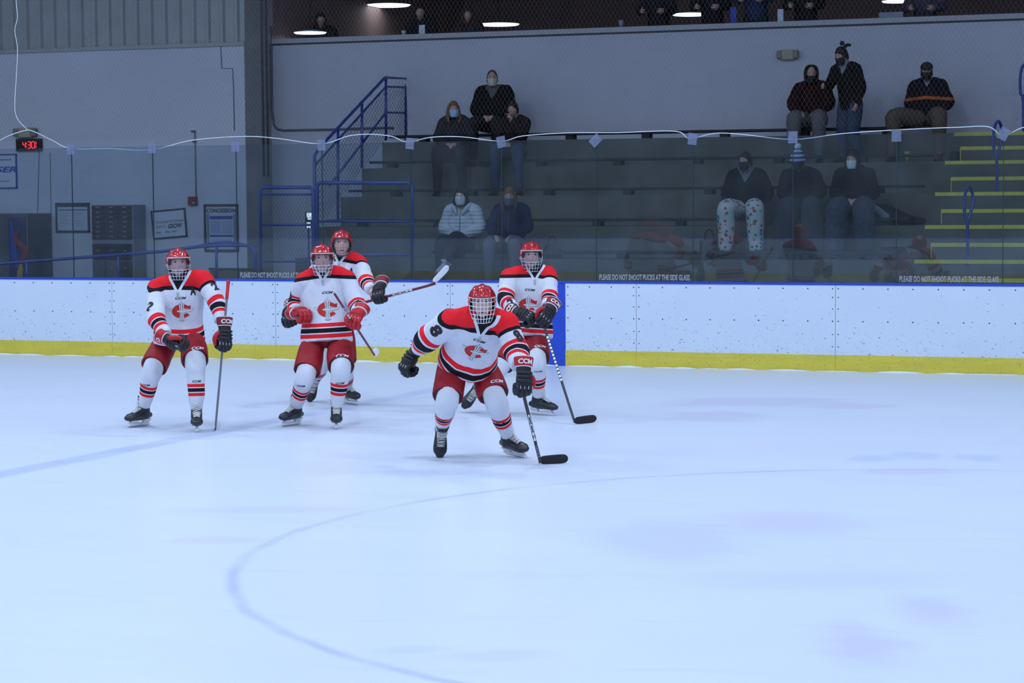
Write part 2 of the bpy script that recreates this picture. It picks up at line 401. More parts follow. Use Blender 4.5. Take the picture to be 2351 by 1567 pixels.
# --- dasher boards
m, nt, b = newmat('board_plastic', .38, spec=.5); MATS['board'] = m
t = nt.nodes.new('ShaderNodeTexCoord'); sp = nt.nodes.new('ShaderNodeSeparateXYZ'); nt.links.new(t.outputs['Object'], sp.inputs[0])
vo = nt.nodes.new('ShaderNodeTexVoronoi'); vo.inputs['Scale'].default_value = 17.; vo.inputs['Randomness'].default_value = 1
nt.links.new(objco(nt, (1., 1, 1.7)), vo.inputs['Vector'])
wo = noise(nt, 30, 2, objco(nt)); dd = mth(nt, 'ADD', vo.outputs['Distance'], mth(nt, 'MULTIPLY_ADD', wo, .5, -.25))
sc_ = nt.nodes.new('ShaderNodeSeparateColor'); nt.links.new(vo.outputs['Color'], sc_.inputs[0])
hgt = mth(nt, 'MULTIPLY_ADD', sp.outputs[2], -.20, .30)           # marks get scarcer with height
mk = mth(nt, 'MULTIPLY', mth(nt, 'LESS_THAN', dd, mth(nt, 'MULTIPLY', hgt, mth(nt, 'GREATER_THAN', sc_.outputs[1], .25))), mth(nt, 'MULTIPLY_ADD', sc_.outputs[0], .7, .1))
base = mixc(nt, noise(nt, 1.5, 3, objco(nt)), (.64, .73, .86), (.71, .80, .92))
c2 = mixc(nt, mk, base, (.12, .20, .30)); f2 = noise(nt, 42, 3, objco(nt, (1, 1, 2.2)), .6); g2_ = noise(nt, 2.2, 3, objco(nt))
th_ = mth(nt, 'ADD', mth(nt, 'MULTIPLY_ADD', sp.outputs[2], .17, .535), mth(nt, 'MULTIPLY_ADD', g2_, -.12, .06)); n_ = nt.nodes.new('ShaderNodeMapRange'); nt.links.new(mth(nt, 'SUBTRACT', f2, th_), n_.inputs[0]); n_.inputs[1].default_value = 0; n_.inputs[2].default_value = .06
nt.links.new(mixc(nt, mth(nt, 'MULTIPLY', n_.outputs[0], .38), c2, (.22, .32, .45)), b.inputs['Base Color'])
kickm, nt, b = newmat('yellow_kick_plastic', .45, spec=.4)
n1 = noise(nt, 5, 5, objco(nt, (.5, 1, 3))); n2 = noise(nt, 45, 3, objco(nt))
kc = mixc(nt, n1, (.58, .48, .055), (.80, .68, .08)); kc = mixc(nt, mth(nt, 'MULTIPLY', mth(nt, 'GREATER_THAN', n2, .64), .5), kc, (.30, .30, .10))
nt.links.new(kc, b.inputs['Base Color'])
stripem = M('board_blue_stripe', (.015, .07, .55), .4, var=.25, sc=8, spec=.5)
capm = M('board_cap_rail', (.02, .07, .50), .35, var=.15, sc=10)
db = thing('dasher_boards', 'white rink boards with yellow kick plate, blue top rail and blue stripe behind the skaters', 'rink boards', (-9.5, YB, 0))
xb0 = atY(1257, 750, YB).x; xb1 = atY(1298, 750, YB).x
seams = [atY(x, 740, YB).x for x in (258, 633, 1034, 1461, 1918)]
sp_ = seams[1] - seams[0]
allx = [seams[0] - 3 * sp_, seams[0] - 2 * sp_, seams[0] - sp_] + seams[:3] + [xb0] + [xb1] + seams[3:] + [seams[4] + sp_, seams[4] + 2 * sp_, seams[4] + 4 * sp_]
screw = MB()
for a, c in zip(allx[:-1], allx[1:]):
    if abs(a - xb0) < 1e-6:
        MB().box((a, YB - .004, .0), (c, YB + .02, ZB - .015)).build('blue_stripe', stripem, db, smooth=False); continue
    MB().box((a + .0025, YB - .0, .20), (c - .0025, YB + .02, ZB - .015)).build('board_panel', MATS['board'], db, smooth=False)
    MB().box((a + .001, YB - .008, .0), (c - .001, YB + .02, .20)).build('kick_plate', kickm, db, smooth=False)
    xx = a + .04
    k = max(2, round((c - a) / .31))
    for i in range(k + 1):
        x = a + .035 + (c - a - .07) * i / k
        for z in (ZB - .06, .61): screw.tube([(x, YB - .004, z), (x, YB + .01, z)], [.008, .008], n=6, sub=1)
    for z in (.30, .45, .76, .90):
        for x in (a + .035, c - .035): screw.tube([(x, YB - .004, z), (x, YB + .01, z)], [.007, .007], n=6, sub=1)
screw.build('screw_heads', blackm, db, kind='stuff', smooth=False)
MB().box((allx[0], YB + .021, 0), (allx[-1], YB + .1, ZB - .02)).build('board_backing', dark, db, smooth=False)
MB().box((allx[0], YB - .012, ZB - .016), (allx[-1], YB + .13, ZB + .012), bev=.005).build('cap_rail', capm, db, smooth=False)
snow = MB()
xx = allx[0]
while xx < 0:
    l = random.uniform(.2, .7); r = random.uniform(.006, .02)
    snow.tube([(xx, YB - .034, .004), (xx + l / 2, YB - .034, .004), (xx + l, YB - .034, .004)], [.003, r, .003], n=8, sub=3); xx += l * random.uniform(.7, 1.4)
o = snow.build('snow', M('snow', (.80, .88, .97), .8), kind='stuff'); tag(o, 'thin ridge of scraped snow along the foot of the boards', 'snow')

# --- glass
gm = bpy.data.materials.new('rink_glass'); gm.use_nodes = True; nt = gm.node_tree; nt.nodes.clear()
out = nt.nodes.new('ShaderNodeOutputMaterial'); tr = nt.nodes.new('ShaderNodeBsdfTransparent'); tr.inputs[0].default_value = (.80, .86, .90, 1)
gl = nt.nodes.new('ShaderNodeBsdfGlossy'); gl.inputs['Roughness'].default_value = .015; gl.inputs[0].default_value = (.9, .95, 1, 1)
df = nt.nodes.new('ShaderNodeBsdfDiffuse'); df.inputs[0].default_value = (.6, .66, .7, 1)
m1 = nt.nodes.new('ShaderNodeMixShader'); m1.inputs[0].default_value = .036; nt.links.new(tr.outputs[0], m1.inputs[1]); nt.links.new(gl.outputs[0], m1.inputs[2])
m2 = nt.nodes.new('ShaderNodeMixShader'); nt.links.new(m1.outputs[0], m2.inputs[1]); nt.links.new(df.outputs[0], m2.inputs[2])
nt.links.new(mth(nt, 'MULTIPLY', noise(nt, 2.5, 5, objco(nt)), .045), m2.inputs[0]); nt.links.new(m2.outputs[0], out.inputs[0])
edgem = M('glass_edge', (.03, .06, .07), .3); padm = bpy.data.materials.new('clear_pad'); padm.use_nodes = True; nt = padm.node_tree; nt.nodes.clear()
out = nt.nodes.new('ShaderNodeOutputMaterial'); tr = nt.nodes.new('ShaderNodeBsdfTransparent'); tr.inputs[0].default_value = (.8, .85, .95, 1)
df = nt.nodes.new('ShaderNodeBsdfDiffuse'); df.inputs[0].default_value = (.34, .38, .52, 1); m1 = nt.nodes.new('ShaderNodeMixShader'); nt.links.new(mth(nt, 'MULTIPLY_ADD', noise(nt, 18, 3, objco(nt)), .3, .22), m1.inputs[0])
nt.links.new(tr.outputs[0], m1.inputs[1]); nt.links.new(df.outputs[0], m1.inputs[2]); nt.links.new(m1.outputs[0], out.inputs[0])
gs = [-16.30 + 1.2635 * i for i in range(-1, 12)]
behind = ['by the framed advertising sign at the left edge', 'in front of the schedule board and upper lockers', 'before the tilted white poster', 'in front of the concession poster', 'in front of the tall narrow chain link gate', 'in front of the wide low chain link guard',
          'before the two people low on the stand', 'left of the blue stripe, lettered below', 'in front of the empty middle of the stand', 'before the person in flowered trousers', 'before the bobble hat', 'in front of the yellow edged stair', 'at the right edge beyond the stair']
padang = [0, 0, 0, 0, .0, .1, -.18, .8, .12, 0, .0, .5, 0]
letm = M('white_vinyl_letter', (.33, .37, .40), .6)
for i, x0 in enumerate(gs):
    x1 = x0 + 1.2635
    g = thing('glass_panel', 'clear glass panel above the boards '.replace('clear ', 'clear ') + behind[i], 'glass panel', ((x0 + x1) / 2, YB + .06, ZB), 'glass panels above the boards')
    MB().box((x0 + .004, YB + .052, ZB + .012), (x1 - .004, YB + .064, ZG)).build('pane', gm, g, smooth=False)
    MB().box((x0 - .0035, YB + .049, ZB + .012), (x0 + .0035, YB + .067, ZG)).build('joint_strip', edgem, g, smooth=False)
    a = padang[i]; T = Matrix.Translation((x0, YB + .045, ZG - .02)) @ Matrix.Rotation(a, 4, 'Y')
    pm = MB(); pm.box((-.058, -.004, -.070), (.058, 0, .070), T=T); pm.build('corner_pad', padm, g, smooth=False)
    pm = MB(); pm.box((-.058, -.006, .066), (.058, .028, .075), T=T); pm.build('pad_clip', padm, g, smooth=False)
    if i in (3, 7, 10):
        tm = MB(); flat_text(tm, 'PLEASE DO NOT SHOOT PUCKS AT THE SIDE GLASS', ((x0 + x1) / 2 - (0 if i < 10 else .0), YB + .05, ZB + .062), (1, 0, 0), (0, 0, 1), 1.18, .074, bold=.035)
        tm.build('warning_lettering', letm, g, smooth=False)

# --- netting with its white ropes
ropem = M('white_rope', (.75, .80, .85), .6); netm = M('net_twine', (.105, .095, .085), .8)
net = thing('safety_net', 'fine diamond safety net hung above the glass with white edge rope', 'net', (-10, YB + .1, ZG))
def clipseg(p, q, poly):
    t0, t1 = 0., 1.; d = (q[0] - p[0], q[1] - p[1]); n = len(poly)
    for i in range(n):
        a, c = poly[i], poly[(i + 1) % n]; nx, ny = -(c[1] - a[1]), c[0] - a[0]
        num = nx * (p[0] - a[0]) + ny * (p[1] - a[1]); den = nx * d[0] + ny * d[1]
        if abs(den) < 1e-9:
            if num < 0: return None
            continue
        t = -num / den
        if den > 0: t0 = max(t0, t)
        else: t1 = min(t1, t)
    return None if t0 >= t1 else ((p[0] + d[0] * t0, p[1] + d[1] * t0), (p[0] + d[0] * t1, p[1] + d[1] * t1))
def diamonds(poly, cw, chh, r, fn, n=3):
    """chain of straight diagonals inside the convex (counter-clockwise) polygon, as thin round wires"""
    mb = MB(); xs = [p[0] for p in poly]; ys = [p[1] for p in poly]; h = max(ys) - min(ys); y0, y1 = min(ys), max(ys); k = cw / chh
    for sgn in (1, -1):
        x = min(xs) - h * k - cw; x = math.floor(x / cw) * cw
        while x < max(xs) + h * k + cw:
            sg = clipseg((x, y0), (x + sgn * h * k, y1), poly); x += cw
            if sg and abs(sg[0][0] - sg[1][0]) + abs(sg[0][1] - sg[1][1]) > 1e-3: mb.tube([fn(*sg[0]), fn(*sg[1])], [r, r], n=n, sub=1, cap=False)
    return mb
mb = diamonds([(-18.7, ZG + .10), (-1.5, ZG + .10), (-1.5, 5.4), (-18.7, 5.4)], .058, .095, .0009, lambda a, c: (a, YB + .1, c))
mb.v = [v for v in mb.v]
mb.build('netting', netm, net, kind='stuff', smooth=False)
px = [(-60, 372), (0, 322), (55, 300), (78, 302), (120, 322), (163, 341), (250, 341), (347, 344), (440, 322), (560, 313), (640, 318), (738, 330), (800, 312), (850, 308), (900, 313), (935, 326), (990, 315), (1060, 314), (1150, 324), (1200, 312), (1300, 305), (1420, 304), (1550, 301), (1583, 318), (1640, 306), (1700, 308), (1820, 320), (1930, 307), (2060, 298), (2200, 292), (2270, 291), (2303, 312), (2351, 292), (2420, 290)]
MB().tube([atY(x, y, YB + .10) for x, y in px], [.0065] * len(px), n=6, sub=5).build('edge_rope', ropem, net)
px = [(36, -60), (37, 0), (40, 40), (34, 70), (40, 110), (38, 170), (34, 240), (40, 272), (62, 297)]
MB().tube([atY(x, y, YB + .10) for x, y in px], [.006] * len(px), n=6, sub=5).build('drop_rope', ropem, net)
px = [(62, 298), (72, 298), (78, 303)]

# --- blue rails and chain link guards
def bar(mb, pts, r=.024, n=10, sub=1): mb.tube(pts, [r] * len(pts), n=n, sub=sub); return mb
linkm = M('chain_link_wire', (.03, .035, .06), .5)
def P3(Y): return lambda x, y: atY(x, y, Y)
# sloping guard up the left end of the stand
g = thing('chain_link_guard', 'blue chain link guard sloping up the left end of the stand', 'guard rail', (XBL, 29.9, ZR[0]), 'blue chain link guards')
XG = -14.1
A = lambda x, y: atX(x, y, XG)
tp = [A(722, 350), A(884, 178), A(932, 180)]
bar(MB(), [A(722, 640), A(722, 358), A(731, 341), A(884, 178), A(932, 180), A(932, 320)], .024).build('frame', railm, g)
bar(MB(), [A(724, 378), A(886, 199), A(932, 200)], .018).build('upper_rail', railm, g)
bar(MB(), [A(757, 425), A(886, 258), A(932, 259)], .018).build('lower_rail', railm, g)
for px_, a, c in ((776, 292, 505), (831, 235, 385), (886, 180, 322)): bar(MB(), [A(px_, a), A(px_, c)], .022).build('post', railm, g)
def quad(p): 
    a = [(q.y, q.z) for q in p]; return a
s = diamonds(quad([A(724, 520), A(830, 392), A(932, 262 + 60), A(886, 199), A(724, 378)]) if False else quad([A(724, 530), A(886, 320), A(886, 199), A(724, 378)]), .115, .09, .0028, lambda a, c: (XG, a, c))
s2 = diamonds(quad([A(886, 320), A(932, 320), A(932, 200), A(886, 199)]), .115, .09, .0028, lambda a, c: (XG, a, c)); s.add(s2.v, s2.f)
s.build('chain_link', linkm, g, kind='stuff', smooth=False)
# low wide guard in front of the stand
def flat_guard(label, Y, x0, x1, ytop, ymid, ybot, yrail, zf=0.):
    B = P3(Y); g = thing('chain_link_guard', label, 'guard rail', Vector((B((x0 + x1) / 2, 600).x, Y, zf)), 'blue chain link guards')
    gz = lambda x: Vector((B(x, 600).x, Y, zf))
    bar(MB(), [gz(x0), B(x0, ytop + 8), B(x0 + 7, ytop), B(x1 - 7, ytop), B(x1, ytop + 8), gz(x1)], .026).build('frame', railm, g)
    for yy in (yrail, ymid, ybot): bar(MB(), [B(x0, yy), B(x1, yy)], .018).build('rail', railm, g)
    a = [B(x0, ybot), B(x1, ybot), B(x1, yrail), B(x0, yrail)]
    diamonds([(q.x, q.z) for q in a], .055, .09, .0026, lambda a, c: (a, Y, c)).build('chain_link', linkm, g, kind='stuff', smooth=False)
    return g
flat_guard('wide low blue chain link guard in front of the stand', 28.3, 728, 946, 419, 508, 585, 421, .835)
flat_guard('narrow blue chain link gate beside the block wall corner', 29.0, 597, 719, 430, 516, 600, 446)
# ramp handrail on the left
C_ = P3(27.5); g = thing('ramp_handrail', 'blue tube handrail rising along the ramp before the left wall', 'handrail', C_(300, 640))
bar(MB(), [C_(-60, 610), C_(0, 605), C_(370, 577), C_(455, 566), C_(500, 563), C_(568, 563), C_(582, 570), C_(586, 584), C_(587, 660)], .024).build('top_tube', railm, g)
bar(MB(), [C_(440, 568), C_(480, 559), C_(520, 555), C_(545, 558), C_(565, 563)], .016, sub=3).build('upper_tube', railm, g)
for px_, yt in ((62, 600), (272, 584), (497, 565)): bar(MB(), [C_(px_, yt), C_(px_, 660)], .021).build('post', railm, g)
# looped hand rails on the stair
def loop_rail(label, px_, Y, ytop, ybase, wpx):
    B = P3(Y); g = thing('loop_handrail', label, 'handrail', B(px_, ybase), 'blue looped handrails on the stair')
    c = px_ + 2; k = ytop
    def Q(x, y, dy): p = atY(x, y, Y + dy); return p
    bar(MB(), [B(c, ybase), B(c - 1, k + 82), B(c - 7, k + 66), B(c - 8, k + 32), B(c - 4, k + 8), B(c + 3, k), Q(c + 9, k + 10, .1), Q(c + 13, k + 34, .1), Q(c + 6, k + 60, .05), B(c - 1, k + 84)], .021, sub=3).build('loop', railm, g)
    p = B(c, ybase); MB().tube([p + Vector((0, 0, -.02)), p + Vector((0, 0, .10))], [.062, .05], n=12, sub=1).build('base_collar', railm, g)
loop_rail('lower blue looped handrail standing on the yellow edged stair', 2220, 29.25, 429, 606, 12)
loop_rail('upper blue looped handrail standing on the yellow edged stair', 2287, 30.9, 278, 455, 12)
loop_rail('blue looped handrail at the top of the stair by the right edge', 2348, 32.6, 148, 330, 12)

# ================================================================== THINGS ON THE WALLS
YF_ = YL - .03
def px_box(mb, x0, y0, x1, y1, Y, t, mat=0, bev=0.):
    a, c = atY(x0, y1, Y), atY(x1, y0, Y); mb.box((a.x, Y - t, a.z), (c.x, Y, c.z), mat, bev=bev); return mb
frm = M('dark_picture_frame', (.03, .035, .06), .5); paper = M('poster_paper', (.40, .46, .56), .6, var=.06); paper2 = M('white_poster_paper', (.50, .55, .66), .6, var=.05)
ink = M('navy_ink', (.02, .05, .30), .6); inkd = M('dark_ink', (.03, .035, .05), .6); tealm = M('teal_ink', (.10, .30, .36), .6); greyi = M('grey_ink', (.22, .25, .32), .6)
def poster(name, label, cat, x0, y0, x1, y1, fw=.03, frame=frm, pap=paper, tilt=0.):
    a, c = atY(x0, y1, YL), atY(x1, y0, YL); W, Hh = c.x - a.x, c.z - a.z; cx, cz = (a.x + c.x) / 2, (a.z + c.z) / 2
    t = thing(name, label, cat, (cx, YL, cz)); T = Matrix.Translation((cx, YL, cz)) @ Matrix.Rotation(tilt, 4, 'Y')
    f = MB()
    for b_ in (((-W / 2, -.03, -Hh / 2), (W / 2, -.001, -Hh / 2 + fw)), ((-W / 2, -.03, Hh / 2 - fw), (W / 2, -.001, Hh / 2)), ((-W / 2, -.03, -Hh / 2), (-W / 2 + fw, -.001, Hh / 2)), ((W / 2 - fw, -.03, -Hh / 2), (W / 2, -.001, Hh / 2))): f.box(*b_, T=T)
    f.build('frame', frame, t, smooth=False); MB().box((-W / 2 + fw, -.012, -Hh / 2 + fw), (W / 2 - fw, -.001, Hh / 2 - fw), T=T).build('sheet', pap, t, smooth=False)
    X_, Z_ = T.to_3x3() @ Vector((1, 0, 0)), T.to_3x3() @ Vector((0, 0, 1)); o = T @ Vector((0, -.013, 0))
    def txt(s_, u, v, wd, ht, mt, bold=.02, shear=0., nm='lettering'):
        mb = MB(); flat_text(mb, s_, o + X_ * u * W + Z_ * v * Hh, X_, Z_, wd * W, ht * Hh, bold=bold, shear=shear); return mb.build(nm, mt, t, smooth=False)
    def blk(rects, mt, nm='printed_panel'):
        mb = MB()
        for u0, v0, u1, v1 in rects: mb.box((u0 * W, -.0145, v0 * Hh), (u1 * W, -.012, v1 * Hh), T=T)
        return mb.build(nm, mt, t, smooth=False)
    return t, txt, blk
t, tx, bk = poster('wall_sign', 'white framed sign with blue block lettering, cut by the left edge of the picture', 'sign', -62, 353, 39, 433, .018, ink, paper2)
tx('LASER', .10, .05, .80, .17, ink, .03, .25); tx('sharpened', .12, .33, .5, .07, inkd); tx('ice skates', .14, -.28, .4, .06, greyi)
t, tx, bk = poster('schedule_board', 'dark framed schedule board left of the tall black lockers', 'notice board', 130, 465, 206, 533, .03)
bk([(-.44, .36, .44, .43)], frm); bk([(-.42, .24, .42, .27)], inkd, 'heading_line'); bk([(-.005, -.42, .005, .24)], greyi, 'divider')
bk([(-.38 + .42 * c, .13 - .085 * r, -.38 + .42 * c + random.uniform(.1, .3), .15 - .085 * r) for r in range(6) for c in (0, 1)], greyi, 'printed_lines')
t, tx, bk = poster('tilted_poster', 'tilted white poster reading GROW right of the lockers', 'poster', 351, 480, 428, 546, .022, frm, paper2, math.radians(-4.5))
tx('SKATING PROGRAMS', .03, .08, .80, .09, greyi, .02); tx('LEARN TO', -.25, -.08, .3, .09, greyi, .02); tx('GROW', .17, -.09, .42, .16, inkd, .03, .3); tx('~  ~ ~', -.1, -.28, .6, .09, tealm, .03)
t, tx, bk = poster('concession_poster', 'tall dark framed concession poster beside the wall corner', 'poster', 471, 468, 547, 577, .035, frm, paper)
tx('CONCESSION', 0, .365, .86, .085, inkd, .03); bk([(-.34, .18, .34, .25)], ink); bk([(-.33, -.12, -.02, .15), (.02, -.12, .33, .15)], M('pale_blue_print', (.24, .33, .50), .6), 'menu_panel'); bk([(-.34, -.19, .34, -.15)], ink, 'lower_bar'); bk([(-.42, -.44, -.36, .3), (.36, -.44, .42, .3)], M('grey_print', (.16, .20, .28), .6), 'side_border'); bk([(-.3, -.40, .3, -.24)], M('pale_blue_print'), 'lower_panel')
# lockers
a, c = atY(213, 660, YL - .42), atY(302, 470, YL - .42)
t = thing('storage_lockers', 'tall block of small black lockers against the left wall', 'lockers', ((a.x + c.x) / 2, YL - .2, 0)); zt = c.z; W = c.x - a.x
side = M('locker_side_metal', (.17, .19, .24), .5); doorm_ = M('locker_door_metal', (.008, .009, .012), .35, spec=.6); doorg = M('locker_grey_door', (.085, .10, .11), .45)
s = MB(); s.box((a.x, YL - .40, 0), (c.x + .02, YL - .01, zt)); s.build('cabinet_body', side, t, smooth=False)
z0 = atY(250, 551, YL - .42).z
for cc in range(3):
    x0 = a.x + W * cc / 3; x1 = x0 + W / 3
    for r in range(7):
        h = (zt - z0 - .02) / 7; zz = z0 + .01 + h * r
        d = MB().box((x0 + .008, YL - .425, zz + .006), (x1 - .008, YL - .40, zz + h - .006), bev=.004).build('small_door', doorm_, t, smooth=False)
        MB().box(((x0 + x1) / 2 - .035, YL - .44, zz + h * .55), ((x0 + x1) / 2 + .035, YL - .425, zz + h * .55 + .014)).build('handle', steel, d, smooth=False)
    for r, (p, q) in enumerate(((z0 - .32, z0 - .06), (.02, z0 - .34))):
        d = MB().box((x0 + .008, YL - .425, p), (x1 - .008, YL - .40, q), bev=.004).build('large_door', doorm_ if cc == 2 or r == 0 else doorg, t, smooth=False)
        MB().box(((x0 + x1) / 2 - .03, YL - .44, q - .12), ((x0 + x1) / 2 + .03, YL - .425, q - .105)).build('handle', steel, d, smooth=False)
# vending machine
Yv = YL - .75; a, c = atY(-62, 700, Yv), atY(63, 490, Yv)
t = thing('vending_machine', 'dark vending machine with a red and blue swirl at the left edge', 'vending machine', ((a.x + c.x) / 2, Yv + .35, 0))
MB().box((a.x, Yv, 0), (c.x, YL - .02, c.z), bev=.02).build('cabinet', M('machine_grey', (.075, .085, .10), .45), t, smooth=False)
p = atY(21, 560, Yv); MB().box((p.x, Yv - .015, .1), (c.x - .03, Yv, c.z - .06), bev=.006).build('front_panel', M('machine_front_navy', (.02, .03, .09), .35), t, smooth=False)
def curvy(pts, r, nm, mt): MB().tube([atY(x, y, Yv - .016) for x, y in pts], [(k, .006) for k in r], side=(1, 0, 0), n=10, sub=4).build(nm, mt, t)
curvy([(44, 530), (32, 548), (50, 565), (58, 582), (44, 600)], (.01, .06, .05, .06, .02), 'red_swirl', M('swirl_red', (.22, .02, .03), .4))
curvy([(24, 505), (27, 540), (32, 590), (40, 620)], (.01, .05, .06, .02), 'blue_swirl', M('swirl_blue', (.02, .05, .30), .4))
curvy([(48, 606), (46, 622), (44, 640)], (.03, .06, .05), 'yellow_base_patch', M('swirl_yellow', (.32, .22, .03), .4))
# wall clock
Yc = YL - .06; t = thing('digital_clock', 'black digital wall clock glowing red 4:30', 'clock', atY(69, 332, YL)); s = MB(); px_box(s, 41, 318, 98, 347, YL, .06, bev=.008); s.build('case', blackm, t, smooth=False)
rd = M('red_led', (1, .03, .05), .4, emit=1.3); o = atY(68, 332.5, Yc - .001)
seg = {'a': (.5, 1, 0), 'b': (1, .75, 1), 'c': (1, .25, 1), 'd': (.5, 0, 0), 'e': (0, .25, 1), 'f': (0, .75, 1), 'g': (.5, .5, 0)}
def digit(mb, ch, x, z, wd, ht, k=.013):
    for s_ in {'4': 'bcfg', '3': 'abcdg', '0': 'abcdef', '1': 'bc', '5': 'acdfg', '2': 'abdeg', '7': 'abc'}[ch]:
        u, v, vert = seg[s_]; cx, cz = o.x + x + (u - .5) * wd, o.z + z + (v - .5) * ht
        if vert: mb.box((cx - k / 2, Yc - .006, cz - ht * .21), (cx + k / 2, Yc - .001, cz + ht * .21))
        else: mb.box((cx - wd * .42, Yc - .006, cz - k / 2), (cx + wd * .42, Yc - .001, cz + k / 2))
s = MB(); digit(s, '4', -.105, 0, .05, .105); digit(s, '3', -.010, 0, .055, .105); digit(s, '0', .068, 0, .055, .105)
for z in (-.025, .025): s.box((o.x - .064, Yc - .006, o.z + z - .008), (o.x - .050, Yc - .001, o.z + z + .008))
s.build('time_digits', rd, t, smooth=False)
s = MB(); digit(s, '3', .118, .028, .02, .04, .007); digit(s, '5', .118, -.028, .02, .04, .007); s.build('seconds_digits', rd, t, smooth=False)
# emergency lights
def emlight(label, x0, y0, x1, y1, Y):
    a, c = atY(x0, y1, Y), atY(x1, y0, Y); W = c.x - a.x; h = c.z - a.z; t = thing('emergency_light', label, 'emergency light', ((a.x + c.x) / 2, Y, a.z))
    MB().box((a.x + W * .2, Y - .09, a.z), (c.x - W * .2, Y, c.z), bev=.01).build('housing', M('aged_beige_plastic', (.30, .29, .21), .5), t, smooth=False)
    for x in (a.x + W * .12, c.x - W * .12): MB().box((x - W * .12, Y - .11, a.z + h * .1), (x + W * .12, Y - .01, c.z - h * .05), bev=.015).build('lamp_head', M('dusty_lamp_glass', (.17, .18, .14), .35), t, smooth=False)
emlight('beige twin emergency light just above the red digital clock', 37, 293, 88, 316, YL)
emlight('beige twin emergency light high on the back wall above the stand', 1786, 114, 1835, 138, YW)
# fire alarm with conduit
t = thing('fire_alarm', 'small red fire alarm box at the end of a thin wall conduit', 'alarm', atY(444, 462, YL)); s = MB(); px_box(s, 435, 451, 454, 471, YL, .06, bev=.008); s.build('alarm_box', M('alarm_red', (.20, .015, .02), .4), t, smooth=False)
p = atY(445, 466, YL - .065); MB().tube([p, p + Vector((0, -.03, 0))], [.03, .02], n=12, sub=1).build('alarm_lens', steel, t)
q = [atY(x, y, YL - .02) for x, y in ((450, 452), (449, 400), (447, 301))]; MB().tube(q, [.008] * 3, n=8, sub=1).build('conduit', M('conduit_grey', (.10, .11, .15), .5), t)
s = MB(); px_box(s, 440, 299, 449, 303, YL, .03); px_box(s, 443, 322, 451, 326, YL, .03); s.build('bracket', M('conduit_grey'), t, smooth=False)
# long wall conduits
cg = M('conduit_grey')
def conduit(label, pts, r, Y): o = MB().tube([atY(x, y, Y - r - .003) for x, y in pts], [r] * len(pts), n=8, sub=1).build('wall_conduit', cg); tag(o, label, 'conduit'); return o
conduit('thick dark conduit dropping from the ledge and bending right along the back wall', [(623, 60), (624, 170), (625, 250), (629, 285), (637, 296), (650, 299), (760, 297), (890, 293), (903, 294)], .018, YW)
conduit('thin bent conduit stepping down the block wall near the corner', [(506, 100), (509, 157), (534, 157), (536, 200), (538, 300)], .006, YL)
conduit('thin straight cable on the left wall below the clock', [(90, 345), (88, 420), (84, 560), (82, 700)], .005, YL)
conduit('thin straight cable on the left wall right of the clock', [(115, 350), (117, 480), (122, 700)], .005, YL)
a = atY(606, 200, YL + .5); xs = XC + .02
for lb, dy in (('first dark pipe running up the shaded corner return', .62), ('second dark pipe running up the shaded corner return', .78)):
    o = MB().tube([(xs, YL + dy, 2.5), (xs, YL + dy, 8.9)], [.016, .016], n=8, sub=1).build('corner_pipe', cg); tag(o, lb, 'pipe', 'pipes on the corner return')
s = MB(); p = atY(540, 655, 30.2); q = atY(575, 617, 30.2)
# low dark planter-like tray under the ramp rail seen through the glass
t = thing('bleacher_grate', 'low perforated metal panel beneath the ramp rail by the wall corner', 'panel', (p.x, 30.2, 0)); a, c = atY(482, 700, 30.2), atY(580, 617, 30.2)
MB().box((a.x, 30.2, 0), (c.x, 30.24, c.z), bev=.01).build('perforated_sheet', M('grate_metal', (.13, .14, .16), .5, .3, var=.6, sc=60), t, smooth=False)
bar(MB(), [Vector((a.x, 30.19, c.z)), Vector((c.x, 30.19, c.z))], .015).build('top_edge', M('grate_edge', (.06, .06, .08), .5), t)
# glowing plate on a post, standing for a small bright patch
t = thing('glow_plate', 'small bright glowing plate behind the chain link gate', 'notice', atY(711, 505, 29.18))
s = MB(); px_box(s, 703, 486, 720, 524, 29.19, .03); s.build('plate_box', blackm, t, smooth=False); q_ = atY(708, 520, 29.18); MB().tube([q_, Vector((q_.x, q_.y, 0))], [.015, .015], n=8, sub=1).build('post', railm, t)
s = MB(); px_box(s, 704.5, 488, 717.5, 499, 29.16, .004); px_box(s, 704.5, 510, 713, 523, 29.16, .004); px_box(s, 707, 500, 717.5, 504, 29.16, .004); s.build('glow_face', M('glow_plate_face', (.8, .9, 1.), .5, emit=1.0), t, smooth=False)
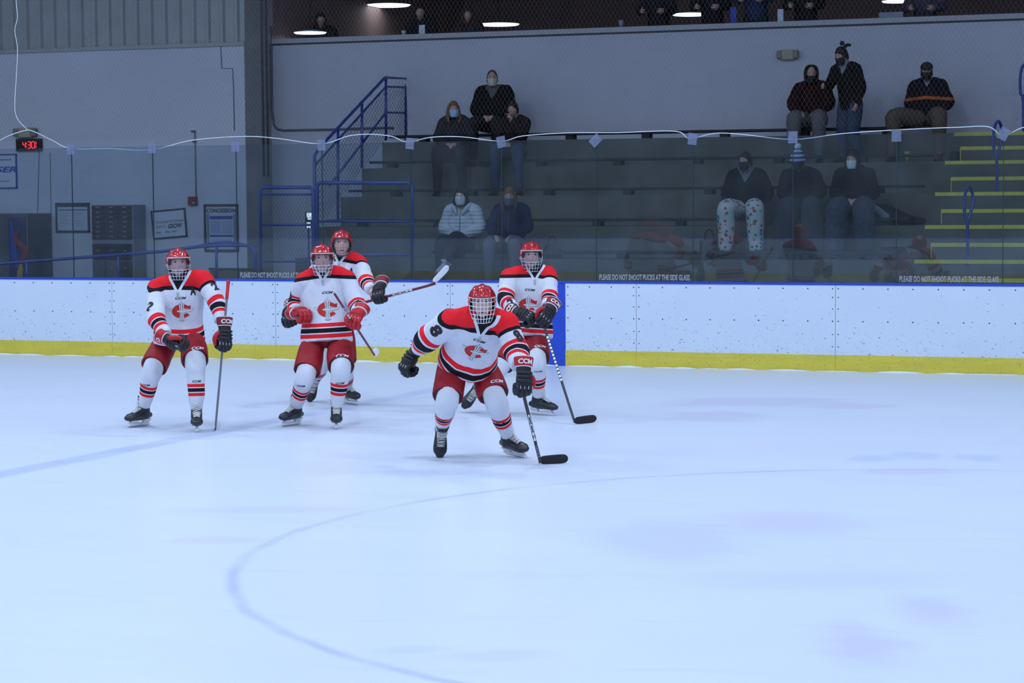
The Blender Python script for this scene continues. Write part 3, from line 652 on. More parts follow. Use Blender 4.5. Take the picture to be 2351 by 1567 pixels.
# glowing discs standing for the bright ellipses above the ledge
glow = M('disc_glow', (.80, .88, 1.), .5, emit=1.6)
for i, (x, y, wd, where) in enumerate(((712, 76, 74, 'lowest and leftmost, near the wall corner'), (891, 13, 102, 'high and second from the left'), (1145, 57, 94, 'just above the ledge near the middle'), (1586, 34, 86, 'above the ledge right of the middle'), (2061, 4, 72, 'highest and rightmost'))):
    Yp = 37.5 if i else 33.75; p = atY(x, y, Yp); r = wd / 2 / 5100 * depth(p) * 1.02; t = thing('glow_disc', 'glowing flat disc in the dark upper room, ' + where, 'lamp', p, 'glowing discs in the upper room')
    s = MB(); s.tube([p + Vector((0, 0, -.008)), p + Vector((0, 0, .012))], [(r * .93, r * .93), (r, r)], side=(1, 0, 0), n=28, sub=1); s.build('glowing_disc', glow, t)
    lo_ = bpy.data.objects.new('pendant_light', bpy.data.lights.new('pendant_light', 'AREA')); lo_.data.shape = 'DISK'; lo_.data.size = r * 1.8; lo_.data.energy = 3; lo_.data.color = (.9, .93, 1.); COL.objects.link(lo_); lo_.location = p - Vector((0, 0, .02))  # area light added under each disc to brighten the upper room
    s = MB(); s.tube([p + Vector((0, 0, .013)), p + Vector((0, 0, .05)), p + Vector((0, 0, .075))], [(r, r), (r * .7, r * .7), (r * .2, r * .2)], side=(1, 0, 0), n=28, sub=1); s.build('shade', steel, t)
    MB().tube([p + Vector((0, 0, .07)), Vector((p.x, p.y, 7.4))], [.006, .006], n=6, sub=1).build('cord', blackm, t)
# cards and cups on the ledge
def onledge(name, label, cat, x, y0, y1, wpx, mt, rnd=False):
    Yp = YW + .12; a, c = atY(x - wpx / 2, y1, Yp), atY(x + wpx / 2, y0, Yp); z0 = 4.76; cx = (a.x + c.x) / 2; r = (c.x - a.x) / 2
    s = MB()
    if rnd: s.tube([(cx, Yp, z0), (cx, Yp, c.z)], [r * .75, r], n=14, sub=1)
    else: s.box((cx - r, Yp - .01, z0), (cx + r, Yp + .01, c.z))
    tag(s.build(name, mt, smooth=rnd), label, cat)
onledge('paper_card', 'small white card standing on the upper ledge left of the middle', 'card', 969, 57, 78, 13, paper2)
onledge('paper_card', 'small white card standing on the upper ledge right of the dark figures', 'card', 1792, 21, 43, 13, paper2)
onledge('paper_cup', 'pale paper cup on the upper ledge above the two seated children', 'cup', 927, 70, 80, 10, paper, True)
onledge('paper_cup', 'grey cup on the upper ledge right of the middle', 'cup', 1426, 46, 58, 12, greyi, True)
onledge('blue_box', 'blue and white box on the upper ledge', 'box', 1684, 16, 48, 14, ink)
onledge('flat_tray', 'flat grey tray on the upper ledge at the right', 'tray', 2046, 27, 35, 55, greyi)
# near side boards, seen only as a reflection in the glass
t = thing('near_boards', 'white boards along the near side of the rink behind the photographer', 'rink boards', (-10, -.35, 0))
MB().box((-31, -.42, .2), (13, -.32, 1.05)).build('board_panel', MATS['board'], t, smooth=False); MB().box((-31, -.43, 0), (13, -.31, .2)).build('kick_plate', kickm, t, smooth=False); MB().box((-31, -.45, 1.05), (13, -.30, 1.08)).build('cap_rail', capm, t, smooth=False)

# ================================================================== PEOPLE: materials
def attr(nt, name):
    a = nt.nodes.new('ShaderNodeAttribute'); a.attribute_name = name; s_ = nt.nodes.new('ShaderNodeSeparateXYZ'); nt.links.new(a.outputs['Vector'], s_.inputs[0]); return s_.outputs
def fabric_bump(nt, b, k=.5): addbump(nt, b, mth(nt, 'ADD', mth(nt, 'MULTIPLY', noise(nt, 7, 2, objco(nt, (1, 1, .5)), .4), 1.), mth(nt, 'MULTIPLY', noise(nt, 150, 2, objco(nt)), .06)), .05, k)
def jersey_mat():
    m, nt, b = newmat('team_jersey', .8, spec=.15); A = attr(nt, 'ja'); B = attr(nt, 'jb'); yk, vn, hem = A; slv, reg, xx = B
    rw, kw = (.80, .018, .028), (.010, .010, .016); n = noise(nt, 6, 3, objco(nt)); col = mixc(nt, n, (.60, .63, .71), (.68, .71, .80))
    isS = mth(nt, 'GREATER_THAN', reg, .5); isT = mth(nt, 'SUBTRACT', 1., isS)
    def st(v, g, a, c_, k): nonlocal col; col = mixc(nt, mth(nt, 'MULTIPLY', between(nt, v, a, c_), g), col, k)
    for a, c_, k in ((.050, .088, rw), (.100, .142, kw), (.154, .190, rw)): st(hem, isT, a, c_, k)
    for a, c_, k in ((.165, .205, rw), (.217, .262, kw), (.274, .312, rw)): st(slv, isS, a, c_, k)
    col = mixc(nt, mth(nt, 'GREATER_THAN', yk, -.034), col, kw); col = mixc(nt, mth(nt, 'GREATER_THAN', yk, 0.), col, rw)
    col = mixc(nt, mth(nt, 'LESS_THAN', vn, .027), col, (.68, .71, .80)); col = mixc(nt, mth(nt, 'LESS_THAN', vn, 0.), col, (.012, .012, .016))
    nt.links.new(col, b.inputs['Base Color']); fabric_bump(nt, b, .9); return m
def coat_mat(name, col, inner=None, vw=.0, zipc=None, band=None, rough=.85, quilt=0):
    m, nt, b = newmat(name, rough, spec=.15); yk, vn, hem = attr(nt, 'ja'); slv, reg, xx = attr(nt, 'jb')
    c_ = mixc(nt, noise(nt, 8, 4, objco(nt)), tuple(v * .75 for v in col), tuple(min(1, v * 1.25) for v in col))
    if band: c_ = mixc(nt, between(nt, yk, band[1], band[2]), c_, band[0])
    if zipc: c_ = mixc(nt, mth(nt, 'LESS_THAN', mth(nt, 'ABSOLUTE', xx), .006), c_, zipc)
    if inner: c_ = mixc(nt, mth(nt, 'LESS_THAN', vn, vw), c_, inner)
    nt.links.new(c_, b.inputs['Base Color'])
    if quilt: addbump(nt, b, mth(nt, 'ABSOLUTE', mth(nt, 'SINE', mth(nt, 'MULTIPLY', hem, 60.))), .012, .7)
    else: fabric_bump(nt, b, .6)
    MATS[name] = m; return m
def sock_mat():
    m, nt, b = newmat('team_sock', .8, spec=.15); t_ = attr(nt, 'ja')[0]; col = mixc(nt, noise(nt, 8, 3, objco(nt)), (.62, .65, .72), (.70, .73, .81))
    for a, c_, k in ((.158, .188, (.80, .018, .028)), (.198, .232, (.01, .01, .016)), (.242, .272, (.80, .018, .028))): col = mixc(nt, between(nt, t_, a, c_), col, k)
    nt.links.new(col, b.inputs['Base Color']); fabric_bump(nt, b, .55); return m
def skin_mat(name, base, lip=(.38, .14, .13), brow=(.17, .10, .075)):
    m, nt, b = newmat(name, .55, spec=.35); hx, hy, hz = attr(nt, 'hl'); c_ = mixc(nt, noise(nt, 25, 3, objco(nt)), tuple(v * .92 for v in base), tuple(min(1, v * 1.06) for v in base))
    fr = mth(nt, 'GREATER_THAN', hy, .03); ax = mth(nt, 'ABSOLUTE', hx)
    def el(x, cx, z, cz, rx, rz): 
        u = mth(nt, 'DIVIDE', mth(nt, 'SUBTRACT', x, cx), rx); v = mth(nt, 'DIVIDE', mth(nt, 'SUBTRACT', z, cz), rz)
        return mth(nt, 'MULTIPLY', mth(nt, 'LESS_THAN', mth(nt, 'ADD', mth(nt, 'MULTIPLY', u, u), mth(nt, 'MULTIPLY', v, v)), 1.), fr)
    c_ = mixc(nt, mth(nt, 'MULTIPLY', el(ax, .042, hz, -.03, .022, .02), .35), c_, (base[0], base[1] * .62, base[2] * .6))
    c_ = mixc(nt, el(hx, 0., hz, -.066, .024, .0075), c_, lip); c_ = mixc(nt, el(hx, 0., hz, -.0655, .022, .0016), c_, (.10, .03, .03))
    c_ = mixc(nt, el(ax, .032, hz, .036, .020, .0038), c_, brow)
    nt.links.new(c_, b.inputs['Base Color']); return m
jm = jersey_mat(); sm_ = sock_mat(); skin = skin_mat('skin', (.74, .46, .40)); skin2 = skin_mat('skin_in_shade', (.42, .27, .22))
pantm = M('hockey_pants_nylon', (.31, .010, .018), .6, var=.18, sc=12, bump=.004, bsc=25, spec=.3); hemdk = M('pants_lining', (.05, .008, .012), .8)
helm = M('helmet_shell', (.44, .005, .010), .16, var=.05, coat=.45, spec=.6); hvent = M('helmet_vent', (.05, .006, .008), .5)
cagew = M('white_cage_wire', (.82, .86, .92), .35, spec=.5); cageg = M('grey_cage_wire', (.13, .13, .14), .4, .3)
gb = M('glove_black', (.012, .012, .017), .55, spec=.4, var=.3, bump=.002); gr = M('glove_red', (.45, .010, .018), .5, var=.2, bump=.002); gdr = M('glove_dark_red', (.20, .010, .016), .55, var=.2, bump=.002)
gw = M('glove_white_trim', (.75, .79, .85), .5); gp = M('glove_palm', (.16, .13, .11), .8)
bootm = M('skate_boot', (.016, .018, .024), .42, spec=.5, var=.4); bootg = M('skate_boot_grey', (.07, .075, .09), .5); holderm = M('blade_holder_plastic', (.74, .78, .84), .35); runnerm = M('runner_steel', (.5, .53, .57), .2, .9)
lacem = M('lace_white', (.66, .66, .64), .8); under = M('undershirt_black', (.011, .011, .015), .8)
vism = bpy.data.materials.new('visor_clear'); vism.use_nodes = True; nt = vism.node_tree; nt.nodes.clear(); out = nt.nodes.new('ShaderNodeOutputMaterial')
tr = nt.nodes.new('ShaderNodeBsdfTransparent'); tr.inputs[0].default_value = (.90, .92, .95, 1); gl = nt.nodes.new('ShaderNodeBsdfGlossy'); gl.inputs['Roughness'].default_value = .06
fz = nt.nodes.new('ShaderNodeFresnel'); fz.inputs[0].default_value = 1.5; m1 = nt.nodes.new('ShaderNodeMixShader'); nt.links.new(mth(nt, 'MULTIPLY_ADD', fz.outputs[0], .55, .0), m1.inputs[0]); nt.links.new(tr.outputs[0], m1.inputs[1]); nt.links.new(gl.outputs[0], m1.inputs[2]); nt.links.new(m1.outputs[0], out.inputs[0])
eyew = M('eye_white', (.30, .29, .29), .3); eyed = M('iris_dark', (.03, .025, .02), .2)

# ------------------------------------------------------------------ shared shapes
def frame(x, z):
    """rotation whose columns are x, y, z with z kept nearest its hint"""
    x = Vector(x).normalized(); z = Vector(z); z = (z - x * z.dot(x)).normalized(); y = z.cross(x); return Matrix((x, y, z)).transposed()
def T4(R, o): m = R.to_4x4(); m.translation = o; return m
def cap3(v): return np.array(tuple(v))
def head_pts():
    nu, nv = 44, 34; vs = []
    for j in range(nv + 1):
        ph = math.pi * j / nv
        for i in range(nu):
            a = 2 * math.pi * i / nu; x, y, z = math.sin(ph) * math.cos(a), math.sin(ph) * math.sin(a), math.cos(ph)
            X, Y, Z = .076 * x, .097 * y, .118 * z
            if Z < -.02:
                k = min(1, (-.02 - Z) / .098); X *= 1 - .34 * k ** 1.3; Y = Y * (1 - .10 * k) + (.012 * k if y > 0 else .035 * k)
            g = lambda cx, cz, sx, sz: math.exp(-((X - cx) / sx) ** 2 - ((Z - cz) / sz) ** 2)
            if y > .1:
                Y += .026 * math.exp(-(X / .010) ** 2) * (math.exp(-((Z + .022) / .016) ** 2) + .5 * math.exp(-((Z - .002) / .018) ** 2))
                Y += .006 * g(0, .038, .05, .012); Y -= .013 * (g(.031, .016, .014, .012) + g(-.031, .016, .014, .012))
                Y += .006 * g(0, -.066, .018, .010) - .004 * g(0, -.082, .02, .006) + .009 * g(0, -.105, .022, .014) + .005 * (g(.045, -.02, .02, .018) + g(-.045, -.02, .02, .018))
            vs.append((X, Y, Z))
    fs = [(j * nu + i, (j + 1) * nu + i, (j + 1) * nu + (i + 1) % nu, j * nu + (i + 1) % nu) for j in range(nv) for i in range(nu)]
    return vs, fs
HEAD = head_pts()
def helmet_part(R, o, par, fl='grey'):
    nu, nv = 72, 22; vs = []; fs = []; ms = []
    for sh in (0, 1):
        for j in range(nv + 1):
            for i in range(nu):
                a = 2 * math.pi * i / nu; ca, sa = math.cos(a), math.sin(a)         # sa=+1 front
                low = .052 if sa > .75 else (.052 - .09 * min(1, (.75 - sa) / .5) if sa > .1 else -.045 - .02 * (-min(0, sa)))
                if abs(ca) > .8 and sa < .35 and sa > -.5: low = -.03
                z0 = low; e = j / nv; z = z0 + (.128 - z0) * math.sin(e * math.pi / 2); rr = math.sqrt(max(0, 1 - max(0, (z - .01)) ** 2 / (.1185 ** 2)))
                if z < .01: rr = 1 - .25 * ((.01 - z) / .1) ** 2
                k = 1.
                x, y = .106 * rr * ca, .130 * rr * sa - .004
                ax = abs(x)
                if z > .05: k += .05 * math.exp(-(ax / .017) ** 4) + .05 * math.exp(-((ax - .056) / .012) ** 4) * (1 if z < .105 else .5) + .02 * math.sin(z * 130) * math.exp(-((ax - .03) / .02) ** 2)
                if j <= 2 and sa > .3: k += .035
                if j == 4 and sa > -.2: k -= .012
                if sh: k -= .07; 
                vs.append((x * k, y * k, .01 + (z - .01) * (k if z > .05 else 1)))
    n1 = (nv + 1) * nu
    for j in range(nv):
        for i in range(nu):
            q = (j * nu + i, j * nu + (i + 1) % nu, (j + 1) * nu + (i + 1) % nu, (j + 1) * nu + i); fs.append(q)
            c = Vector(vs[q[0]]); ax = abs(c.x)
            v_ = (.026 < ax < .040 and .088 < c.z < .104 and c.y > .0) or (.075 < ax and .055 < c.z < .08 and abs(c.y) < .05 and (i // 3) % 2 == 0)
            ms.append(1 if v_ else 0); fs.append(tuple(n1 + k for k in q[::-1])); ms.append(1)
    for i in range(nu): fs.append((i, n1 + i, n1 + (i + 1) % nu, (i + 1) % nu)); ms.append(0)
    s = MB(); s.v = vs; s.f = fs; s.m = ms; s.a = [0] * len(vs); s.xf(T4(R, o)); return s.build('helmet', [helm, hvent], par)
def fpt(x, z, g=0.):
    """point on the mask surface in front of the face"""
    k = max(0, (-z - .02) / .13); hw = .098 * (1 - .36 * k ** 1.6); t_ = max(-1, min(1, x / hw)); return Vector((x, (.128 + g) * math.sqrt(max(0, 1 - t_ * t_ * .86)) - .018 * k - .002, z))
def cage_part(R, o, par, mt, z0, z1, nh, nv_, r, name='face_cage'):
    s = MB(); T = T4(R, o)
    for i in range(nh):
        z = z0 + (z1 - z0) * i / (nh - 1); k = max(0, (-z - .02) / .13); hw = .097 * (1 - .36 * k ** 1.6)
        s.tube([T @ fpt(hw * math.sin(a * math.pi / 20), z) for a in range(-10, 11)], [r] * 21, n=6, sub=1)
    for j in range(nv_):
        u = -1 + 2 * j / (nv_ - 1); P = []
        for i in range(9):
            z = z0 + (z1 - z0) * i / 8; k = max(0, (-z - .02) / .13); P.append(T @ fpt(u * .094 * (1 - .36 * k ** 1.6), z))
        s.tube(P, [r] * 9, n=6, sub=1)
    return s.build(name, mt, par)
def visor_part(R, o, par):
    T = T4(R, o); vs = []; n, m_ = 24, 8
    for j in range(m_ + 1):
        for i in range(n + 1):
            u = -1 + 2 * i / n; z = .052 - .098 * j / m_; vs.append(T @ fpt(u * .096, z - .012 * (1 - u * u) * (j / m_), .004))
    s = MB().add(vs, [(j * (n + 1) + i, (j + 1) * (n + 1) + i, (j + 1) * (n + 1) + i + 1, j * (n + 1) + i + 1) for j in range(m_) for i in range(n)]); v = s.build('visor', vism, par)
    so = v.modifiers.new('t', 'SOLIDIFY'); so.thickness = .002
    e = MB(); e.tube([T @ fpt(u / 12 * .096, .052, .005) for u in range(-12, 13)], [.0028] * 25, n=6, sub=1)
    for sg in (-1, 1): e.tube([T @ fpt(sg * .096, .052 - .098 * k / 5, .005) for k in range(6)], [.003] * 6, n=6, sub=1)
    e.tube([T @ fpt(u / 12 * .096, -.046 - .012 * (1 - (u / 12) ** 2), .005) for u in range(-12, 13)], [.0022] * 25, n=6, sub=1)
    e.build('visor_edge', cagew, v)
    return v
def eyes_part(R, o, par):
    T = T4(R, o)
    for sg in (-1, 1):
        c = T @ Vector((sg * .031, .0745, .014)); e = MB(); e.ell(c, (.0125, .0125, .0115), nu=14, nv=10); e.build('eye', eyew, par)
        q = MB(); q.ell(c + R @ Vector((0, .0092, 0)), (.0068, .0045, .0068), R, nu=10, nv=6); q.build('iris', eyed, par)
GS = 1.2
GLOVE_F = [(-.041, .150, .0170), (-.0135, .162, .0178), (.0135, .158, .0175), (.040, .146, .0165)]
def glove_part(R, o, par, side, fist=True, cuffc=None, mainc=None, text='CCM', name='glove', curl=1.):
    """local x: along the hand, y: towards the thumb, z: back of the hand. side=+1/-1 mirrors the thumb"""
    T = T4(R, o) @ Matrix.Scale(GS, 4); S = Matrix.Diagonal((1, side, 1, 1)); s = MB(); a = mainc or gb; cf = cuffc or gdr
    s.tube([(-.10, 0, .004), (-.085, 0, .004), (-.035, 0, .002), (-.028, 0, .002)], [(.064, .050), (.067, .053), (.058, .047), (.05, .04)], side=(0, 1, 0), n=24, mat=1, sub=2)
    s.tube([(-.055, 0, .002), (-.012, 0, .002), (.02, 0, .002)], [(.050, .042), (.050, .040), (.048, .036)], side=(0, 1, 0), n=20, mat=0, sub=2)
    s.tube([(-.101, 0, .004), (-.097, 0, .004)], [(.0655, .0515)] * 2, side=(0, 1, 0), n=24, mat=2, sub=1)
    s.tube([(-.033, 0, .002), (-.029, 0, .002)], [(.0595, .0480)] * 2, side=(0, 1, 0), n=24, mat=2, sub=1)
    s.tube([(.0, 0, .004), (.03, 0, .006), (.07, 0, .008), (.098, 0, .006)], [(.044, .030), (.052, .034), (.056, .033), (.055, .026)], side=(0, 1, 0), n=20, mat=0, sub=3)
    for k in range(3):                                   # padded rolls on the back of the hand
        x = .012 + .027 * k; s.tube([(x, -.045, .027), (x + .002, -.02, .036), (x + .002, .02, .036), (x, .045, .027)], [.010, .0145, .0145, .010], n=10, mat=0, sub=3, round_=True)
    for (y, L, r) in GLOVE_F:
        if fist: P = [(.085, y, .006), (.118, y, .010), (L - .012, y, -.018), (L - .020, y, -.050), (.104, y, -.068), (.076, y, -.058)]
        else: P = [(.085, y, .006), (.125, y, .004), (.158, y * 1.05, -.012), (.178, y * 1.08, -.038), (.180, y * 1.08, -.062)]
        Q = catmull([p for p in P], 5); rr = [r * (1.0 + .11 * math.sin(i * 1.9)) for i in range(len(Q))]
        s.tube(Q, rr, n=12, mat=0, sub=1, round_=True)
        s.tube([(.100, y + .0135, .026), (.122, y + .0135, .022)], [.0022, .0022], n=6, mat=2, sub=1)
    s.tube([(.018, .040, -.004), (.045, .066, -.014), (.078, .070, -.030), (.104, .056, -.044)], [.020, .021, .0195, .016], n=12, mat=3 if mainc is None else 0, sub=4, round_=True)
    s.tube([(.02, 0, -.026), (.08, 0, -.030)], [(.04, .008), (.044, .008)], side=(0, 1, 0), n=14, mat=4, sub=1)
    s.xf(T @ S); g = s.build(name, [a, cf, gw, gr, gp], par)
    if side < 0: g.data.flip_normals()
    if text:
        bv = bvh_of(g.data); c = T @ Vector((-.062, 0, .06)); d = MB()
        n = R @ Vector((0, 0, 1)); ux = R @ Vector((0, 1, 0)); uy = R @ Vector((1, 0, 0))
        if ux.dot(CR) < 0: ux, uy = -ux, -uy
        decal(d, letters(text, .115, .040, .035), c, ux, uy, n, bv, .002); d.build('cuff_lettering', gw, g)
    return g
_boot = None
def skate_part(R, o, par, side=1):
    """local x: toe, z: up, origin at the ankle, blade edge at z = -.165"""
    global _boot; T = T4(R, o) @ Matrix.Diagonal((1.04, 1.2, 1., 1)) if True else None
    if _boot is None:
        s = MB(); s.tube([(-.072, 0, -.06), (-.03, 0, -.056), (.04, 0, -.058), (.11, 0, -.064), (.165, 0, -.070), (.195, 0, -.072)], [(.030, .030), (.038, .044), (.041, .046), (.048, .042), (.047, .037), (.030, .026)], side=(0, 1, 0), n=20, sub=4, round_=True)
        s.tube([(-.018, 0, -.07), (-.014, 0, -.02), (-.010, 0, .03), (-.012, 0, .085), (-.012, 0, .10)], [(.044, .056), (.044, .052), (.043, .050), (.047, .054), (.046, .053)], side=(0, 1, 0), n=20, sub=4)
        s.tube([(.06, 0, -.045), (.035, 0, .0), (.03, 0, .06), (.04, 0, .13)], [(.034, .02), (.034, .02), (.034, .016), (.038, .009)], side=(0, 1, 0), n=14, sub=4)
        s.tube([(-.058, 0, .05), (-.072, 0, .10), (-.085, 0, .15)], [(.028, .012), (.030, .010), (.022, .007)], side=(0, 1, 0), n=12, sub=3)
        b_ = s.build('skate', bootm); voxel(b_, .006, 3, .5); _boot = b_.data; bpy.data.objects.remove(b_)
    me = _boot.copy(); me.transform(T); b_ = bpy.data.objects.new('skate', me); COL.objects.link(b_); b_.parent = par; b_.matrix_parent_inverse = Matrix.Translation(-Vector(par.location))
    s = MB(); s.prism([(-.085, -.100), (-.06, -.138), (-.085, -.148), (.19, -.148), (.172, -.136), (.15, -.103), (.075, -.104), (.07, -.128), (.005, -.128), (.0, -.100)], 1, -.013, .013)
    s.box((-.075, -.03, -.104), (.0, .03, -.092), bev=.004); s.box((.07, -.036, -.106), (.165, .036, -.094), bev=.004); s.xf(T); s.build('blade_holder', holderm, b_, smooth=False)
    s = MB(); s.prism([(-.085, -.144), (-.083, -.157), (-.055, -.165), (.15, -.165), (.18, -.159), (.192, -.144)], 1, -.002, .002); s.xf(T); s.build('runner', runnerm, b_, smooth=False)
    s = MB(); rows = [(.132 - .013 * k, -.026 + .006 * k) for k in range(6)] + [(.062 - .004 * k, .012 + .020 * k) for k in range(5)]
    for k, (x, z) in enumerate(rows):
        hw = .024 + .0012 * k; c_ = .010 if k < 6 else .014
        s.tube([(x, -hw, z), (x + c_ * .5, 0, z + c_), (x, hw, z)], [.0034] * 3, n=6, sub=3)
        if k < len(rows) - 1 and k % 2 == 0: x2, z2 = rows[k + 1]; s.tube([(x, -hw, z), ((x + x2) / 2 + c_ * .6, 0, (z + z2) / 2 + c_), (x2, hw, z2)], [.003] * 3, n=6, sub=3)
    s.xf(T); s.build('laces', lacem, b_); return b_

# ------------------------------------------------------------------ bodies and clothes
def tcam(p): d = CO - p; d.z = 0; return d.normalized()
def head_frame(p, yaw=0., pitch=0., roll=0.):
    """yaw > 0 turns the face to image right, pitch > 0 looks down"""
    f = tcam(p); f = Matrix.Rotation(yaw, 3, 'Z') @ f; x0 = f.cross(UZ)
    f = (Matrix.Rotation(-pitch, 3, x0) @ f); z = (Matrix.Rotation(-pitch, 3, x0) @ UZ); z = Matrix.Rotation(roll, 3, f) @ z; x = f.cross(z)
    return Matrix((x, f, z)).transposed()
def seg_t(p, a, c):
    d = c - a; return max(0., min(1., (p - a).dot(d) / d.length_squared))
def torso_clothes(par, name, mat, Pc, N, SA, SB, arms, hem=.13, tr=None, sr=None, tw=1., hemf=0., so=0., vox=.010, seed=0, wr=.0075, yoke=(.018, .10), vneck=(.062, .60), collar=None, hood=None):
    U = (N - Pc).normalized(); Sd = (SB - SA); Sd = (Sd - U * Sd.dot(U)).normalized(); Fw = Sd.cross(U)
    tr = tr or [(.222, .205), (.218, .190), (.200, .165), (.208, .152), (.200, .135), (.150, .105), (.085, .075)]
    tr = [(a * tw, b_) for a, b_ in tr]
    sr = sr or [.098, .095, .088, .084, .078, .070, .062]
    P0 = Pc - U * hem; L = (N - P0).length
    fr = [0, .16, .35, .6, .80, .92, 1.0]; pts = [P0 + U * L * k - Fw * (.035 * (k - .5) if k > .5 else 0) + Fw * hemf * max(0, 1 - k / .4) for k in fr]
    t = MB(); t.tube(pts, tr, side=Sd, n=28, sub=4)
    mid = N - Fw * .045 - U * .03
    t.tube([SA + (mid - SA) * .02, SA + (mid - SA) * .42 + U * .03, mid + U * .04, SB + (mid - SB) * .42 + U * .03, SB + (mid - SB) * .02], [(sr[0] * .80, sr[0] * .92), (.095, .085), (.095, .06), (.095, .085), (sr[0] * .80, sr[0] * .92)], side=Fw, n=20, sub=4, round_=True)
    if hood: t.ell(N - Fw * .10 + U * .01, (.13, .09, .09), frame(Sd, U))
    bt = BVHTree.FromPolygons([Vector(v) for v in t.v], t.f); sl = []
    allm = MB(); allm.add(t.v, t.f)
    for S, E_, W in arms:
        s = MB(); Wd = (W - E_).normalized(); W2 = W + Wd * .015; sgn = 1 if (S - mid).dot(Sd) > 0 else -1
        s.tube([S - Sd * sgn * .03, S + (E_ - S) * .10, S + (E_ - S) * .5, E_ * .97 + (S + W) * .015, E_ + (W2 - E_) * .5, W2], [sr[0], sr[1], sr[2], sr[3], sr[5], sr[6]], side=Fw, n=22, sub=5, round_=False)
        s.ell(S, (sr[0] * 1.0,) * 3); allm.add(s.v, s.f); sl.append((BVHTree.FromPolygons([Vector(v) for v in s.v], s.f), S, E_, W2))
    o = allm.build(name, mat, par); voxel(o, vox, 6, .5); me = o.data
    if wr: wrinkle(me, wr, 20., seed)
    co_ = coords(me); ja = []; jb = []
    for c in co_:
        p = Vector(c); q = p - N; h, x, f = q.dot(U), q.dot(Sd), q.dot(Fw); yk = h + yoke[0] + yoke[1] * abs(x); hm = h + L; reg = 0.; slv = 9.; best = bt.find_nearest(p)[3]
        for b_, S, E_, W in sl:
            d = b_.find_nearest(p)[3]
            t1, t2 = seg_t(p, S, E_), seg_t(p, E_, W); la, lb_ = (E_ - S).length, (W - E_).length
            d1 = (S + (E_ - S) * t1 - p).length; d2 = (E_ + (W - E_) * t2 - p).length
            al = t1 * la if d1 < d2 else la + t2 * lb_
            # keep the two fields continuous around the elbow
            w1 = 1 / (d1 + .02) ** 4; w2 = 1 / (d2 + .02) ** 4; al = (t1 * la * w1 + (la + t2 * lb_) * w2) / (w1 + w2)
            if reg == 0. or d < dbest: slv = la + lb_ - al; dbest = d; ala = al
            if d < best - .002: reg = 1.; best = d
            elif reg == 0.: dbest = d
        if reg > .5: yk = min(yk, .085 - ala)
        ja.append((yk, (abs(x) - (h + vneck[0]) * vneck[1]) if f > -.02 else 1., hm)); jb.append((slv + so, reg, x if f > 0 else 1.))
    vattr(me, 'ja', ja); vattr(me, 'jb', jb)
    return o, U, Sd, Fw
def hand_into(mb, W, R, curl=.6, k=1.):
    """bare hand: local x along the hand, y to the thumb, z back; five separate fingers"""
    T = T4(R, W); q = MB(); q.tube([(-.03, 0, 0), (.01, 0, 0), (.05, 0, 0), (.088, 0, -.002)], [(.026, .020), (.034, .018), (.041, .017), (.040, .014)], side=(0, 1, 0), n=14, sub=3)
    for y, L, r in ((-.031, .062, .0078), (-.0105, .078, .0086), (.0105, .082, .0088), (.031, .072, .0084)):
        a = 0.; p = Vector((.082, y, 0)); P = [p.copy()]
        for s_ in (.42, .32, .26): a += curl * .75; p = p + Vector((math.cos(a) * L * s_, y * .08, -math.sin(a) * L * s_)); P.append(p.copy())
        q.tube(P, [r, r * .97, r * .9, r * .8], n=8, sub=2, round_=True)
    q.tube([(.012, .028, -.006), (.035, .048, -.014), (.062, .056, -.024), (.082, .050, -.034)], [.013, .0115, .010, .0085], n=8, sub=2, round_=True)
    q.xf(T @ Matrix.Scale(k, 4)); mb.add(q.v, q.f)
def body_mesh(par, mat, Pc, N, SA, SB, arms, legs, hp, Rh, hs=1., vox=.0075, hands=None, tr=1.):
    U = (N - Pc).normalized(); Sd = (SB - SA).normalized(); Fw = Sd.cross(U); mb = MB()
    T = T4(Rh, hp) @ Matrix.Scale(hs, 4); mb.add([T @ Vector(v) for v in HEAD[0]], HEAD[1])
    for sg in (-1, 1):
        mb.ell(T @ Vector((sg * .076, -.004, .0)), (.010, .020, .032), Rh)
    b_ = hp - Rh.col[1] * .03 - Rh.col[2] * .07
    mb.tube([N - Fw * .06 - U * .08, N - Fw * .05, b_], [.07, .058, .056], n=18, sub=3)
    mb.tube([Pc - U * .05, Pc + U * .15, Pc + (N - Pc) * .75, N - Fw * .05 - U * .04], [(.13 * tr, .10 * tr), (.12 * tr, .09 * tr), (.13 * tr, .09 * tr), (.07, .06)], side=Sd, n=18, sub=3)
    for S, E_, W in arms: mb.tube([N - Fw * .04 - U * .06, S, E_, W], [.05, .048, .038, .027], n=12, sub=4)
    for H_, K, A_ in legs: mb.tube([Pc, H_, K, A_], [.08, .085, .050, .027], n=12, sub=4)
    for h in hands or []: hand_into(mb, *h)
    o = mb.build('body', mat, par); voxel(o, vox, 2, .4)
    Ti = T.inverted(); vattr(o.data, 'hl', [tuple(Ti @ Vector(c)) if (Vector(c) - hp).length < .2 * hs else (0, -1, 0) for c in coords(o.data)])
    return o

